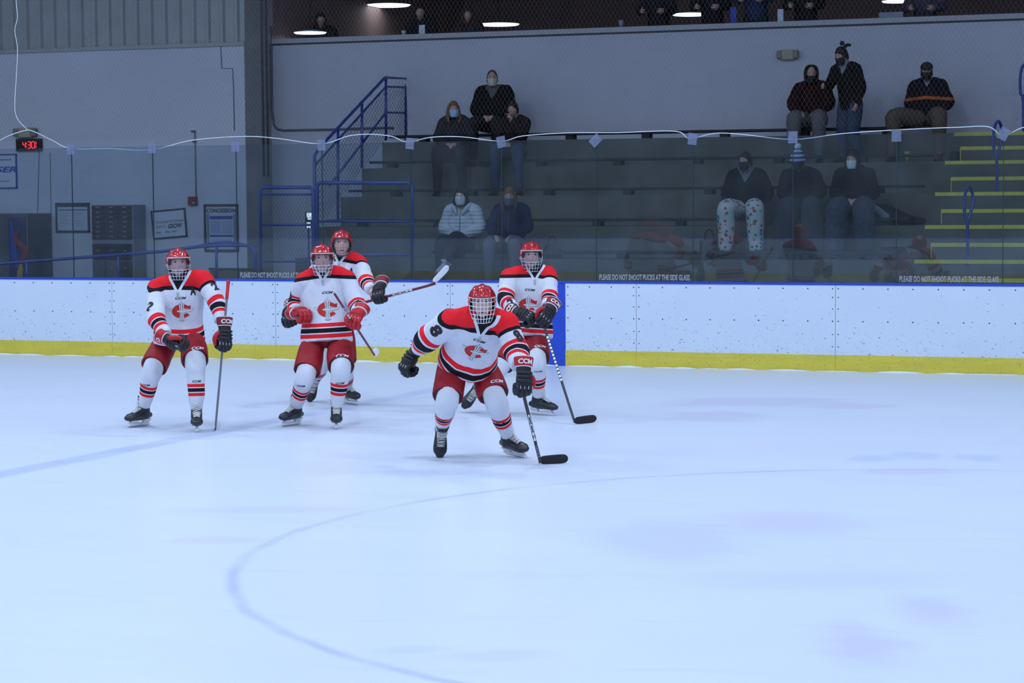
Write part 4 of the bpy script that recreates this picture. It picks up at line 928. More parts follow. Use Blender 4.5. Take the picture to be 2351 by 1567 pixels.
def pix_decal(mb, bv, x, y, shape, off=.003, ang=0., mat=0, flat=.35, up=None):
    d = ray(x, y).normalized(); h = bv.ray_cast(CO, d)
    if h[0] is None: h = bv.find_nearest(atD(x, y, 20.))
    n = (h[1] if h[1].dot(d) < 0 else -h[1]); n = (n * (1 - flat) - d * flat).normalized()
    up = (up if up is not None else UZ); up = (up - n * up.dot(n)).normalized(); ux = up.cross(n)
    if ang: r = Matrix.Rotation(ang, 3, n); ux, up = r @ ux, r @ up
    if mb is not None: decal(mb, shape, h[0], ux, up, n, bv, off, mat)
    return h[0], ux, up, n
def poly(p): return (np.array(p), [tuple(range(len(p)))])
def grow(p, k): c = np.mean(p, 0); return [(x + k * np.sign(x - c[0]), y + k * np.sign(y - c[1])) for x, y in p]
def emblem(par, bv, x, y, up, sc=1., ang=0.):
    s = sc; C = []; n = 26
    for i in range(n + 1):
        a = math.radians(32 + 292 * i / n); C.append((.094 * math.cos(a), .070 * math.sin(a)))
    I = []
    for i in range(n + 1):
        a = math.radians(36 + 284 * i / n); I.append((.014 + .046 * math.cos(a), .030 * math.sin(a)))
    c_ = np.array(C + I) * s; cf = [(i, i + 1, n + 2 + i, n + 1 + i) for i in range(n)]
    k = len(c_); c_ = np.vstack([c_, np.array([(.060, .046), (.094, .054), (.086, .012), (.062, .022)]) * s]); cf.append((k, k + 1, k + 2, k + 3))
    cen = [(-.0065, -.098), (.0065, -.098), (.0045, 0), (.007, .078), (0, .102), (-.007, .078), (-.0045, 0)]
    sd = [(-.024, -.092), (-.012, -.096), (-.0085, 0), (-.014, .062), (-.025, .082), (-.023, .05), (-.0135, 0)]
    sd2 = [(-a, b) for a, b in sd][::-1]; sw = [(-.045, -.006), (.04, -.009), (.095, -.002), (.122, .024), (.095, .016), (.05, .008), (-.045, .006)]; swl = [(-.09, .002), (-.105, .004), (-.126, .028), (-.10, .022), (-.09, .014)]
    out = [(c_ , cf, .0028, 0)]
    for p, o1 in ((swl, .0015), (sw, .0034), (cen, .0044), (sd, .0044), (sd2, .0044)): out.append((np.array(grow(p, .0024)) * s, [tuple(range(len(p)))], o1, 1)); out.append((np.array(p) * s, [tuple(range(len(p)))], o1 + .0012, 2))
    d = MB()
    for a, f, off, m_ in out: pix_decal(d, bv, x, y, (a, f), off, ang, m_, .5, up)
    return d.build('chest_emblem', [M('emblem_red', (.50, .02, .015), .6), M('emblem_outline', (.03, .035, .05), .6), M('emblem_white', (.66, .70, .75), .6)], par)
numm = M('number_black', (.018, .012, .018), .7)
def stick(label, B, Hh, Tip, shaft, blade, blen=.27, tape=None, text=None, group=None, up=UZ, knob=None, bh=1.):
    d = (Hh - B).normalized(); bd = (Tip - Hh); bd = bd.normalized(); t = thing('hockey_stick', label, 'hockey stick', Hh, group)
    nside = bd.cross(up).normalized(); s = MB(); s.tube([B, B + (Hh - B) * .5, Hh - d * .08, Hh + up * .02], [(.0145, .0105), (.0145, .0105), (.014, .010), (.02, .007)], side=(bd - d * bd.dot(d)), n=8, sub=3)
    s.build('shaft', shaft, t)
    L = (Tip - Hh).length; P = []; R_ = []
    for k, (u, hh) in enumerate(((-.03, .018), (.06, .032), (.3, .036), (.6, .038), (.85, .036), (.95, .027), (1.0, .012))): P.append(Hh + bd * L * u + up * (.036 * bh + .012 * max(0, u - .5)) + nside * (.05 * u * u)); R_.append((.0055, hh * bh))
    s = MB(); s.tube(P, R_, side=nside, n=16, sub=4); s.build('blade', blade, t)
    if knob: s = MB(); s.tube([B - d * .015, B, B + d * .03, B + d * .16], [.018, .0195, .0165, .0155], n=10, sub=2); s.build('grip_tape', knob, t)
    if text:
        w_ = (bd - d * bd.dot(d)).normalized()
        for s_, u0, u1, mt in text:
            fc = (-ray(1175, 783)); nn = (fc - d * fc.dot(d)).normalized(); vv = nn.cross(d); mb = MB(); L2 = (Hh - B).length; o_ = B + d * L2 * (u0 + u1) / 2
            flat_text(mb, s_, o_, d, vv if vv.cross(d).dot(nn) < 0 else vv, L2 * (u1 - u0), .019, bold=.03, th=.0); mb.v = [tuple(Vector(v) + nn * .0155) for v in mb.v]; mb.build('shaft_lettering', mt, t, smooth=False)
    return t
def leg_up(A_, kx, ky, hx, hy, ks=1, hs=-1, L1=.42, L2=.42): K = J(A_, kx, ky, L1, ks); H_ = J(K, hx, hy, L2, hs); return H_, K, A_
def on_ice(x, y, z=.165): p = atZ(x, y, 0.); return p + UZ * z
def player(c):
    la, lb = c['legs'][0], c['legs'][1]; legs = []; LL = c.get('ll', .42)
    for l in (la, lb):
        A_ = on_ice(*l['g']) if 'g' in l else atD(*l['f']); legs.append(leg_up(A_, *l['k'], *l['h'], l.get('ks', 1), l.get('hs', -1), LL, LL))
    Pm = (legs[0][0] + legs[1][0]) / 2; Pc = Pm + UZ * .06
    if 'pd' in c: Pc = Pc + TV * c['pd']
    N = J(Pc, *c['n'], c.get('tl', .47), c.get('ns', 1)); D = depth(N); N = N + (N - Pc).normalized() * .055
    SA, SB = atD(*c['sa'][:2], D + c['sa'][2]), atD(*c['sb'][:2], D + c['sb'][2])
    hp = J(N, *c['head'], .155, c.get('hsn', 1)); Rh = head_frame(hp, *c.get('hrot', (0, 0, 0)))
    arms = []
    for S, a in ((SA, c['arm_a']), (SB, c['arm_b'])):
        if 'wd' in a: W = atD(*a['w'], a['wd']); E_ = min((atD(*a['e'], depth(W) - .5 + .02 * k) for k in range(60)), key=lambda q: abs((q - S).length - .29) + abs((q - W).length - .26))
        else: E_ = J(S, *a['e'], .29, a.get('es', 1)); W = J(E_, *a['w'], a.get('L', .25), a.get('ws', 1))
        arms.append((S, E_, W))
    base = Vector((Pc.x, Pc.y, 0)); t = thing('person', c['label'], 'person', base, 'hockey players on the ice')
    sleeve_end = []
    jarms = []
    for (S, E_, W), a in zip(arms, (c['arm_a'], c['arm_b'])):
        cut = a.get('cut', 1.0 - .085 / (W - E_).length); jarms.append((S, E_, E_ + (W - E_) * cut))
    body_mesh(t, skin, Pc, N, SA, SB, arms, legs, hp, Rh, 1.06)
    j, U, Sd, Fw = torso_clothes(t, 'jersey', jm, Pc, N, SA, SB, jarms, c.get('hem', .13), seed=len(c['label']), sr=c.get('sr'), tw=c.get('tw', 1.), hemf=c.get('hemf', .035), so=.078)
    bv = bvh_of(j.data)
    s = MB(); s.tube([N - Fw * .04 - U * .06, N - Fw * .03 + U * .01, N - Fw * .02 + U * c.get('gh', .065)], [(.082, .075), (.072, .070), (.066, .066)], side=Sd, n=20, sub=3); s.build('undershirt', under, t)
    for (S, E_, W), a in zip(arms, (c['arm_a'], c['arm_b'])):
        if 'cut' in a:
            q = E_ + (W - E_) * (a['cut'] - .1); q2 = E_ + (W - E_) * (a['cut'] + .22); s = MB(); s.tube([q, q2], [.060, .052], n=14, sub=1, round_=True); s.build('elbow_guard', under, t)
    # pants
    s = MB(); s.tube([Pc + UZ * .14, Pc, Pc - UZ * .09, Pc - UZ * .13], [(.150, .120), (.170, .135), (.160, .130), (.12, .11)], side=Sd, n=22, sub=3); ends = []
    for (H_, K, A_), l in zip(legs, (la, lb)):
        k = l.get('pe', .90); e = H_ + (K - H_) * k; ad = (A_ - K).normalized()
        s.tube([H_ + (Pc - H_) * .25 + UZ * .02, H_ + (K - H_) * .2, H_ + (K - H_) * .6, e], [(.105, .105), (.118, .120), (.128, .130), (.130, .132)], side=Sd, n=22, sub=4); ends.append((e, (K - H_).normalized()))
    p = s.build('hockey_pants', pantm, t); voxel(p, .010, 2, .5); wrinkle(p.data, .006, 14, 5)
    for e, d in ends: s = MB(); s.tube([e - d * .03, e + d * .004], [.121, .121], side=Sd, n=20, sub=1); s.build('pants_lining', hemdk, t)
    pbv = bvh_of(p.data)
    for q in c.get('pants_text', []): d = MB(); pix_decal(d, pbv, q[0], q[1], letters('CCM', .125, .032, .035, .35), .003, q[2], 0, .4); d.build('pants_lettering', gw, p)
    for (H_, K, A_), l in zip(legs, (la, lb)):
        dd = (A_ - K).normalized(); fwd = tcam(K); fwd = (fwd - dd * fwd.dot(dd)).normalized(); top = K + (H_ - K) * .30
        s = MB(); s.tube([A_ - dd * .035, A_ - dd * .09, A_ - dd * .20, K + dd * .10 + fwd * .01, K + dd * .02 + fwd * .022, K - dd * .03 + (H_ - K) * .1, top], [(.056, .060), (.062, .066), (.078, .082), (.086, .092), (.094, .10), (.090, .094), (.085, .088)], side=Sd, n=22, sub=4)
        so = s.build('sock', sm_, t); wrinkle(so.data, .004, 22, 3); Lt = (A_ - K).length
        vattr(so.data, 'ja', [((A_ - Vector(v)).dot(dd), 0, 0) for v in coords(so.data)])
        fd = Vector(l.get('toe', (0, 1, 0))); f3 = RH * fd.x + tcam(K) * fd.y + UZ * fd.z; up = -dd if 'g' not in l else (UZ * .8 - dd * .2 + RH * l.get('tilt', 0))
        R_ = frame(f3, up) if abs(f3.normalized().dot(up.normalized())) < .95 else frame(f3, RH)
        skate_part(R_, A_, t)
        if l.get('txt'):
            sb = bvh_of(so.data); d = MB(); pix_decal(d, sb, *l['txt'], letters('CCM', .085, .020, .03, .35), .003, 0, 0, .4); d.build('sock_lettering', numm, so)
    # head gear
    Rs = Rh * 1.09
    h = helmet_part(Rs, hp, t)
    d = MB(); hb = bvh_of(h.data); f_ = Rh.col[1]; decal(d, letters('COMMODORES', .085, .009, .02), hp + Rh @ Vector((0, .16, .066)), -Rh.col[0] if (-Rh.col[0]).dot(CR) > 0 else Rh.col[0], Rh.col[2], f_, hb, .002) if c.get('hat_text') else None
    mk = c['mask']
    if mk == 'cage': cage_part(Rs, hp, t, cagew, .046, -.140, 7, 8, .0026)
    elif mk == 'dark': cage_part(Rs, hp, t, cageg, .046, -.125, 7, 8, .0017)
    else: visor_part(Rs, hp, t); cage_part(Rs, hp, t, M('half_cage_wire', (.55, .60, .68), .35), -.048, -.140, 4, 7, .0026, 'chin_cage')
    s = MB(); s.tube([hp + Rh @ Vector((.095, .01, -.02)), hp + Rh @ Vector((.075, .06, -.10)), hp + Rh @ Vector((0, .092, -.128)), hp + Rh @ Vector((-.075, .06, -.10)), hp + Rh @ Vector((-.095, .01, -.02))], [(.008, .003)] * 5, side=Rh.col[1], n=8, sub=4); s.build('chin_strap', M('chin_strap_dark', (.03, .03, .04), .7), h)
    if c.get('hair'): s = MB(); [s.ell(hp + Rh @ Vector((sg * .083, -.03, -.035)), (.025, .055, .05), Rh) for sg in (-1, 1)]; s.ell(hp + Rh @ Vector((0, -.085, -.05)), (.075, .03, .05), Rh); s.build('hair', M('brown_hair', (.045, .028, .020), .8, bump=.01, bsc=90), t)
    eyes_part(Rh * 1.06, hp, t)
    # gloves
    for (S, E_, W), a in zip(arms, (c['arm_a'], c['arm_b'])):
        x = (W - E_).normalized() if 'x' not in a else (RH * a['x'][0] + tcam(W) * a['x'][1] + UZ * a['x'][2]).normalized()
        z = RH * a['z'][0] + tcam(W) * a['z'][1] + UZ * a['z'][2]
        if 'grip' in a: y = a['grip'].normalized(); x = (x - y * x.dot(y)).normalized(); zz = x.cross(y); R_ = Matrix((x, y if zz.dot(z) > 0 else -y, zz if zz.dot(z) > 0 else -zz)).transposed(); sd_ = a.get('side', 1)
        else: R_ = frame(x, z); sd_ = a.get('side', 1)
        ctr = W
        if 'gp' in a: ctr = a['gp'] - R_ @ Vector((.108, 0, -.034)) * GS
        glove_part(R_, ctr, t, sd_, a.get('fist', True), a.get('cuff'), a.get('main'), a.get('text', 'CCM'))
    # lettering
    up = U
    e = emblem(t, bv, *c['emblem'], up, c.get('esc', 1.), c.get('eang', 0)); e.parent = j; e.matrix_parent_inverse = Matrix.Identity(4)
    d = MB(); pix_decal(d, bv, *c['ccm'], letters('CCM', .105, .022, .03, .35), .003, c.get('eang', 0), 0, .4, up); d.build('maker_lettering', numm, j)
    for (s_, x, y, wd, ht, ang) in c['nums']: d = MB(); pix_decal(d, bv, x, y, letters(s_, wd, ht, .05), .004, ang, 0, .75 if s_ == 'A' else .25, up); d.build('jersey_letter' if s_ == 'A' else 'sleeve_number', numm, j)
    lc = MB(); p0 = N + Fw * .1 - U * .07; 
    for k in range(3):
        for sg in (-1, 1):
            a0 = p0 + Sd * sg * .012 - U * .018 * k; a1 = p0 - Sd * sg * .012 - U * .018 * (k + 1); hh = [bv.ray_cast(q + Fw * .2, -Fw, .5)[0] for q in (a0, a1)]
            if hh[0] and hh[1]: lc.tube([hh[0] + Fw * .004, hh[1] + Fw * .004], [.0022, .0022], n=5, sub=1)
    if lc.v: lc.build('neck_lace', M('lace_grey', (.45, .48, .53), .7), j)
    return t

# ------------------------------------------------------------------ the five skaters and their sticks
blk = M('stick_black', (.014, .015, .020), .35, spec=.6, var=.3); blade_b = M('blade_black_tape', (.013, .014, .018), .7, var=.3); wtape = M('white_tape', (.74, .77, .82), .7); maroon = M('stick_maroon', (.16, .02, .035), .4); redt = M('red_grip_tape', (.62, .03, .05), .6); whl = M('stick_white_print', (.75, .78, .82), .5); greys = M('stick_grey', (.16, .16, .19), .35)
# number 8, nearest
h8 = atZ(1242, 1066); t8 = atZ(1297, 1062); g8 = atD(1199, 893, 17.60); d8 = (g8 - h8).normalized()
stick('long black hockey stick in the right-hand glove of the crouching front skater', g8 + d8 * .07, h8, t8, blk, blade_b, text=[('CCM', .38, .70, whl), ('TACKS', .74, .90, greyi)], group='hockey sticks')
player(dict(key='p8', label='hockey player bent low at the front in a white cage mask, number 8 on sleeve', mask='cage', hat_text=1, hair=1,
    legs=[dict(f=(1014, 985, 18.42), k=(1027, 917), h=(1040, 826), toe=(-.05, .35, -1), ks=1, pe=.93, txt=(1013, 965)),
          dict(g=(1166, 1048), k=(1138, 918), h=(1106, 832), toe=(.75, .85, -.10), pe=.86, txt=(1150, 971), tilt=-.25)],
    n=(1105, 744), tl=.50, hemf=.10, pd=.08, sr=[.106, .106, .103, .105, .1, .088, .068], sa=(1034, 738, -.0), sb=(1162, 744, -.0), head=(1107, 693), hrot=(0, .12, 0), hem=.03, tw=1.14,
    arm_a=dict(e=(982, 778), w=(951, 812), ws=-1, es=-1, x=(-.55, .2, -.80), z=(-.6, .6, .45), side=-1, fist=True, cuff=gr),
    arm_b=dict(e=(1186, 805), w=(1195, 852), ws=1, es=1, wd=17.62, gp=g8, x=(.0, .35, -1.0), z=(.30, 1., .3), side=1, cuff=gr),
    emblem=(1091, 808), esc=.95, eang=-.12, ccm=(1101, 783), nums=[('8', 1001, 759, .09, .115, -.45), ('8', 1190, 770, .06, .11, .1)], pants_text=[(1142, 874, .12)]))
# number 2, at the left
h2 = atZ(494, 990); b2 = atD(524, 647, depth(h2) + .02); g2 = b2 + (h2 - b2) * .42
stick('upright hockey stick with red grip and white blade held by the leftmost skater', b2, h2, h2 - tcam(h2) * .27, greys, wtape, text=None, group='hockey sticks', knob=redt)
player(dict(key='p2', label='leftmost hockey player with a clear visor, letter A on chest, number 2 on sleeve', mask='visor', hair=1,
    legs=[dict(g=(330, 978), k=(350, 848), h=(386, 778), toe=(-.68, .75, 0), txt=(335, 884)), dict(g=(452, 988), k=(449, 832), h=(442, 778), toe=(0, 1, 0), txt=(452, 875))],
    n=(410, 657), sa=(360, 663, .0), sb=(466, 644, .0), head=(409, 604), hrot=(.08, .0, 0), hem=.085, pd=.05, hemf=.06, tw=1.12,
    arm_a=dict(e=(358, 731), w=(388, 780), wd=20.50, x=(.75, .35, -.42), z=(-.25, .45, -.9), side=1, cuff=gr, fist=True),
    arm_b=dict(e=(500, 700), w=(509, 752), es=-1, wd=depth(g2) + .03, gp=g2, x=(.0, .25, -1), z=(.5, .9, .2), side=-1, cuff=gdr),
    emblem=(417, 714), esc=.95, eang=.03, ccm=(415, 684), nums=[('A', 443, 667, .055, .085, 0), ('2', 343, 703, .085, .10, 0), ('2', 494, 657, .075, .09, 0)], pants_text=[(455, 798, .06)]))
# number 0, second from the left
b0 = atD(768, 674, 20.10); h0 = atD(861, 817, 21.25); g0 = b0 + (h0 - b0) * .46
stick('hockey stick slanting across the chest of the player in bright red gloves', b0, h0, h0 - tcam(h0) * .27, maroon, wtape, group='hockey sticks', up=(b0 - h0).normalized(), text=[('CCM', .2, .36, whl)])
player(dict(key='p0', label='hockey player in bright red gloves second from the left, pointing one fist at the camera', mask='visor',
    legs=[dict(g=(680, 976), k=(702, 860), h=(722, 780), toe=(-.6, .8, 0), txt=(691, 886)), dict(g=(773, 981), k=(783, 842), h=(779, 780), toe=(0, 1, 0), txt=(781, 880), pe=.985)],
    n=(743, 638), sa=(700, 646, .0), sb=(796, 641, .0), head=(740, 594), hrot=(0, 0, 0), hem=.085, tw=1.1,
    arm_a=dict(e=(677, 704), w=(684, 719), es=-1, L=.20, ws=1, x=(.45, .85, .08), z=(-.1, -.2, 1), side=1, main=gr, cuff=gr, text='', fist=True),
    arm_b=dict(e=(822, 706), w=(824, 722), es=-1, wd=depth(g0) + .06, gp=g0, x=(-.3, .9, -.35), z=(.3, -.2, .9), side=-1, main=gr, cuff=gr, text=''),
    emblem=(752, 710), esc=1.02, ccm=(752, 671), nums=[('0', 666, 679, .085, .105, 0), ('0', 829, 668, .085, .10, 0)], pants_text=[(787, 815, -.02)]))
# the alternate captain behind
hA = atD(1000, 651, 22.35); tA = atD(1037, 615, 22.25); bA = atD(655, 741, 22.9); gA = bA + (hA - bA) * .635; gA2 = bA + (hA - bA) * .03
stick('hockey stick with white blade raised sideways behind the player in red gloves', bA, hA, tA, maroon, wtape, group='hockey sticks', up=(UZ * .8 - RH * .5).normalized(), bh=.8, text=[('CCM', .72, .85, whl)])
player(dict(key='pA', label='hockey player standing partly hidden behind the one in red gloves, dark wire mask', mask='dark', hair=1,
    legs=[dict(f=(724, 872, 23.5), k=(745, 822), h=(752, 745), toe=(-.25, .5, -.85)), dict(g=(797, 927), k=(791, 838), h=(786, 745), toe=(.5, .8, 0))],
    n=(780, 600), sa=(737, 612, .0), sb=(824, 607, .0), head=(784, 559), hrot=(.05, -.02, 0), gh=.08, hem=.06, ll=.455,
    arm_a=dict(e=(692, 680), w=(664, 716), es=1, wd=depth(gA2) + .1, gp=gA2, x=(-.3, .6, -.6), z=(-.8, .3, .3), grip=(bA - hA), side=1),
    arm_b=dict(e=(842, 650), w=(858, 673), es=1, wd=depth(gA) + .08, gp=gA, x=(.4, .8, -.3), z=(.2, .3, 1), grip=(hA - bA), side=-1, text=''),
    emblem=(775, 670), ccm=(775, 645), nums=[('A', 806, 624, .055, .085, 0)]))
# the one before the blue stripe
hR = atZ(1321, 974); tR = atZ(1360, 969); gR = atD(1247, 742, 21.5); dR = (gR - hR).normalized(); bR = gR + dR * .12
stick('black and red hockey stick with white print held before the blue stripe', bR, hR, tR, blk, blade_b, text=[('IIIIIIIIIIIII', .22, .62, whl)], group='hockey sticks')
player(dict(key='pR', label='rightmost hockey player standing before the blue stripe with both gloves together', mask='visor',
    legs=[dict(f=(1096, 893, 22.15), k=(1146, 842), h=(1203, 772), toe=(-.55, .3, -.75)), dict(g=(1236, 952), k=(1233, 828), h=(1226, 770), toe=(.85, .55, -.05), txt=(1236, 853), tilt=.1)],
    n=(1224, 637), sa=(1170, 638, -.02), sb=(1257, 631, .04), head=(1219, 587), hrot=(.12, 0, 0), hem=.07, tw=1.08, ll=.44,
    arm_a=dict(e=(1160, 690), w=(1188, 719), wd=21.62, x=(.85, .45, -.25), z=(-.25, .45, .75), side=1, cut=.55, cuff=gdr),
    arm_b=dict(e=(1262, 685), w=(1256, 712), es=-1, wd=21.62, gp=gR + dR * .03, x=(-.35, .6, -.6), z=(.5, .8, .3), side=-1, cuff=gdr, cut=.7),
    emblem=(1212, 700), esc=.95, ccm=(1217, 665), nums=[('2', 1139, 668, .07, .09, 0)], pants_text=[(1241, 794, .0)]))

# ================================================================== SPECTATORS
shoem = M('dark_shoe', (.012, .012, .014), .5); shoew = M('white_shoe', (.42, .47, .50), .5)
def shoe(par, A_, fwd, mt, up=UZ, name='shoe'):
    R_ = frame(fwd, up); s = MB(); s.tube([(-.055, 0, -.035), (0, 0, -.03), (.08, 0, -.045), (.15, 0, -.055), (.175, 0, -.058)], [(.034, .034), (.038, .04), (.042, .030), (.040, .022), (.026, .016)], side=(0, 1, 0), n=16, sub=4, round_=True)
    s.tube([(-.01, 0, -.03), (-.01, 0, .05)], [(.042, .045), (.045, .048)], side=(0, 1, 0), n=14, sub=1); s.box((-.085, -.04, -.082), (.19, .04, -.066), bev=.006); s.xf(T4(R_, A_)); return s.build(name, mt, par)
def trousers(par, Pc, legs, Sd, mt, r=(.125, .10, .075, .062), vox=.012, name='trousers'):
    s = MB(); s.tube([Pc + UZ * .14, Pc + UZ * .02, Pc - UZ * .04], [(.16, .125), (.18, .14), (.165, .12)], side=Sd, n=20, sub=3)
    for H_, K, A_ in legs: s.tube([H_ + (Pc - H_) * .2, H_ + (K - H_) * .35, K, K + (A_ - K) * .4, A_ - (A_ - K).normalized() * .02], [r[0], r[0] * .95, r[1], r[2] * 1.1, r[3]], n=16, sub=5)
    o = s.build(name, mt, par); voxel(o, vox, 3, .5); wrinkle(o.data, .005, 16, 2); return o
def mask_part(par, hp, Rh, mt, name='face_mask'):
    s = MB(); vs = []; n, m_ = 14, 8
    for j in range(m_ + 1):
        for i in range(n + 1):
            u = -1 + 2 * i / n; v = j / m_; z = -.006 - .112 * v; k = max(0, v - .5); hw = .074 * (1 - .45 * k)
            x = hw * u; y = .108 * math.sqrt(max(0, 1 - (u * .93) ** 2)) * (1 - .20 * k) + .018 * math.exp(-(u / .45) ** 2) * (1 - v * .6)
            vs.append(hp + Rh @ Vector((x, y, z)))
    s.add(vs, [(j * (n + 1) + i, (j + 1) * (n + 1) + i, (j + 1) * (n + 1) + i + 1, j * (n + 1) + i + 1) for j in range(m_) for i in range(n)])
    o = s.build(name, mt, par); q = o.modifiers.new('t', 'SOLIDIFY'); q.thickness = .004
    s = MB()
    for sg in (-1, 1): s.tube([hp + Rh @ Vector((sg * .07, .045, -.02)), hp + Rh @ Vector((sg * .083, .0, -.005))], [.002, .002], n=5, sub=1)
    s.build('ear_loops', mt, o); return o
def hair_part(par, hp, Rh, mt, long=0., bun=False, cap=None):
    s = MB(); nu, nv = 28, 12; vs = []
    for j in range(nv + 1):
        for i in range(nu):
            a = 2 * math.pi * i / nu; ca, sa = math.cos(a), math.sin(a); low = .055 if sa > .55 else (-.01 if sa > .1 else -.07)
            ph = math.pi / 2 * j / nv; z = low + (.132 - low) * math.sin(ph); q = math.sqrt(max(0, 1 - (max(0, z) / .132) ** 2)); vs.append((.087 * q * ca, .108 * q * sa - .006, z))
    s.add(vs, [(j * nu + i, j * nu + (i + 1) % nu, (j + 1) * nu + (i + 1) % nu, (j + 1) * nu + i) for j in range(nv) for i in range(nu)] + [tuple(range(nu))[::-1]])
    if long:
        for sg in (-1, 1): s.tube([(sg * .074, .01, .04), (sg * .088, .0, -.05), (sg * .092, .015, -.05 - long * .6), (sg * .080, .04, -.05 - long)], [(.02, .045), (.024, .055), (.028, .05), (.014, .02)], side=(1, 0, 0), n=12, sub=4, round_=True)
        s.tube([(0, -.085, .04), (0, -.10, -.08), (0, -.095, -.10 - long)], [(.075, .03), (.085, .03), (.06, .02)], side=(1, 0, 0), n=14, sub=3)
    if bun: s.ell((-.02, -.05, .165), (.035, .035, .035)); s.tube([(-.02, -.09, .10), (-.03, -.15, .11), (-.035, -.19, .085), (-.03, -.215, .10)], [.028, .022, .016, .006], n=10, sub=4)
    s.xf(T4(Rh, hp)); return s.build('hair', mt, par)
def hood_part(par, hp, Rh, mt):
    s = MB(); nu, nv = 26, 14; vs = []
    for j in range(nv + 1):
        v = j / nv
        for i in range(nu):
            a = math.pi * (-.18 + 1.36 * i / (nu - 1)); z = .145 * math.cos(v * math.pi * .78) - .0; q = math.sin(v * math.pi * .78) ** .6 if v > 0 else 0
            x = .112 * q * math.cos(a - math.pi * 0) ; y = -.125 * q * math.sin(a) + .01
            vs.append((x, y, z))
    s.add(vs, [(j * nu + i, j * nu + i + 1, (j + 1) * nu + i + 1, (j + 1) * nu + i) for j in range(nv) for i in range(nu - 1)]); s.xf(T4(Rh, hp)); o = s.build('hood', mt, par); q = o.modifiers.new('t', 'SOLIDIFY'); q.thickness = .016; return o
def spectator(label, name='person', X=0., row=None, seat=None, feet=None, base=None, yaw=0., lean=.08, side=0., coat=None, pants=None, skinm=None, mask=None, hair=None, hairlong=0., bun=False, hood=None, hat=None, knees=(.15, .15), hands='lap', hy=0., hpch=.05, hemd=.10, sr=None, tw=1., group='people in the stand', k=1., shoes=None, legmode='sit', cross=False, standh=.93, vox=.0125, bodyvox=.010, lower=True, eyes=True, legr=(.125, .10, .075, .062)):
    """seat: hip point. feet: height of the tread below. yaw turns the whole person, lean brings the chest forward"""
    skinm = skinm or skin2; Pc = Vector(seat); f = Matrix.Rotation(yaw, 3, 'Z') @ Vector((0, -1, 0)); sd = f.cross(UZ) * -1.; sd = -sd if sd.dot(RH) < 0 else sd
    U = (UZ + f * lean + sd * side).normalized(); N = Pc + U * .50 * k; SA, SB = N - sd * .185 * k - U * .05, N + sd * .185 * k - U * .05
    hp = N + U * .155 * k + f * (.05 + lean * .1); Rh = head_frame(hp, hy, hpch); Rh = Matrix.Rotation(0, 3, 'Z') @ Rh
    t = thing('person', label, 'person', Vector((Pc.x, Pc.y, feet)), group)
    legs = []
    for i, sg in ((0, -1), (1, 1)):
        H_ = Pc + sd * sg * .09 * k - UZ * .03
        if legmode == 'sit':
            K = H_ + f * .41 * k + sd * sg * knees[i] * .6 + UZ * .03; A_ = Vector((K.x, K.y, feet + .085)) + f * .0 + sd * sg * .02
            if cross and i: K = H_ + f * .40 * k - sd * .06 + UZ * .10; A_ = K - UZ * .33 + f * .16 - sd * .10
        else: K = H_ - UZ * .42 * k + f * .05; A_ = Vector((H_.x, H_.y, feet + .085)) + sd * sg * knees[i] * .4 - f * .02
        legs.append((H_, K, A_))
    arms = []; hh = []
    for sg, S in ((-1, SA), (1, SB)):
        m_ = hands if isinstance(hands, str) else hands[0 if sg < 0 else 1]
        if m_ == 'lap': E_ = S - U * .25 * k + sd * sg * .09 + f * .05; W = Pc + f * .26 * k + UZ * .115 + sd * sg * .07
        elif m_ == 'knees': E_ = S - U * .23 * k + sd * sg * .09 + f * .10; W = Pc + f * .34 * k + UZ * .10 + sd * sg * .13
        elif m_ == 'pocket': E_ = S - U * .25 * k + sd * sg * .10 - f * .02; W = Pc + f * .13 + UZ * .08 + sd * sg * .15
        elif m_ == 'down': E_ = S - U * .28 * k + sd * sg * .05; W = E_ - UZ * .22 * k + f * .10
        elif m_ == 'ledge': E_ = S - U * .22 * k + sd * sg * .08 + f * .10; W = E_ - UZ * .02 + f * .22 - sd * sg * .08
        elif m_ == 'chin': E_ = S - U * .24 * k + f * .16; W = hp + f * .10 - UZ * .15 + sd * sg * .02
        arms.append((S, E_, W)); d = (W - E_).normalized(); zz = (UZ + f * .5) if m_ in ('lap', 'knees') else sd * sg
        if m_ != 'pocket': hh.append((W, Matrix.Diagonal((1, 1, 1)) @ frame(d, zz if abs(d.dot(zz.normalized())) < .95 else f), .7, .95 * k))
    body_mesh(t, skinm, Pc, N, SA, SB, arms, legs if lower else [], hp, Rh, k * 1.0, bodyvox, hh, tr=.8)
    j, *_ = torso_clothes(t, name if name != 'person' else 'jacket', coat, Pc, N, SA, SB, arms, hemd, sr=sr or [.085, .085, .078, .076, .07, .062, .055], tw=tw * .95, vox=vox, seed=int(abs(Pc.x * 10)), wr=.006, tr=[(.19, .155), (.19, .15), (.185, .145), (.185, .135), (.17, .12), (.12, .09), (.075, .07)], hood=hood)
    if lower:
        trousers(t, Pc, legs, sd, pants, legr)
        for i, (H_, K, A_) in enumerate(legs): shoe(t, A_, f if not (cross and i) else (f - UZ * .5 - sd * .5), (shoes or shoem) if not isinstance(shoes, tuple) else shoes[i])
    if hair: hair_part(t, hp, Rh, hair, hairlong, bun)
    if hood: hood_part(t, hp, Rh, hood)
    if mask: mask_part(t, hp, Rh, mask)
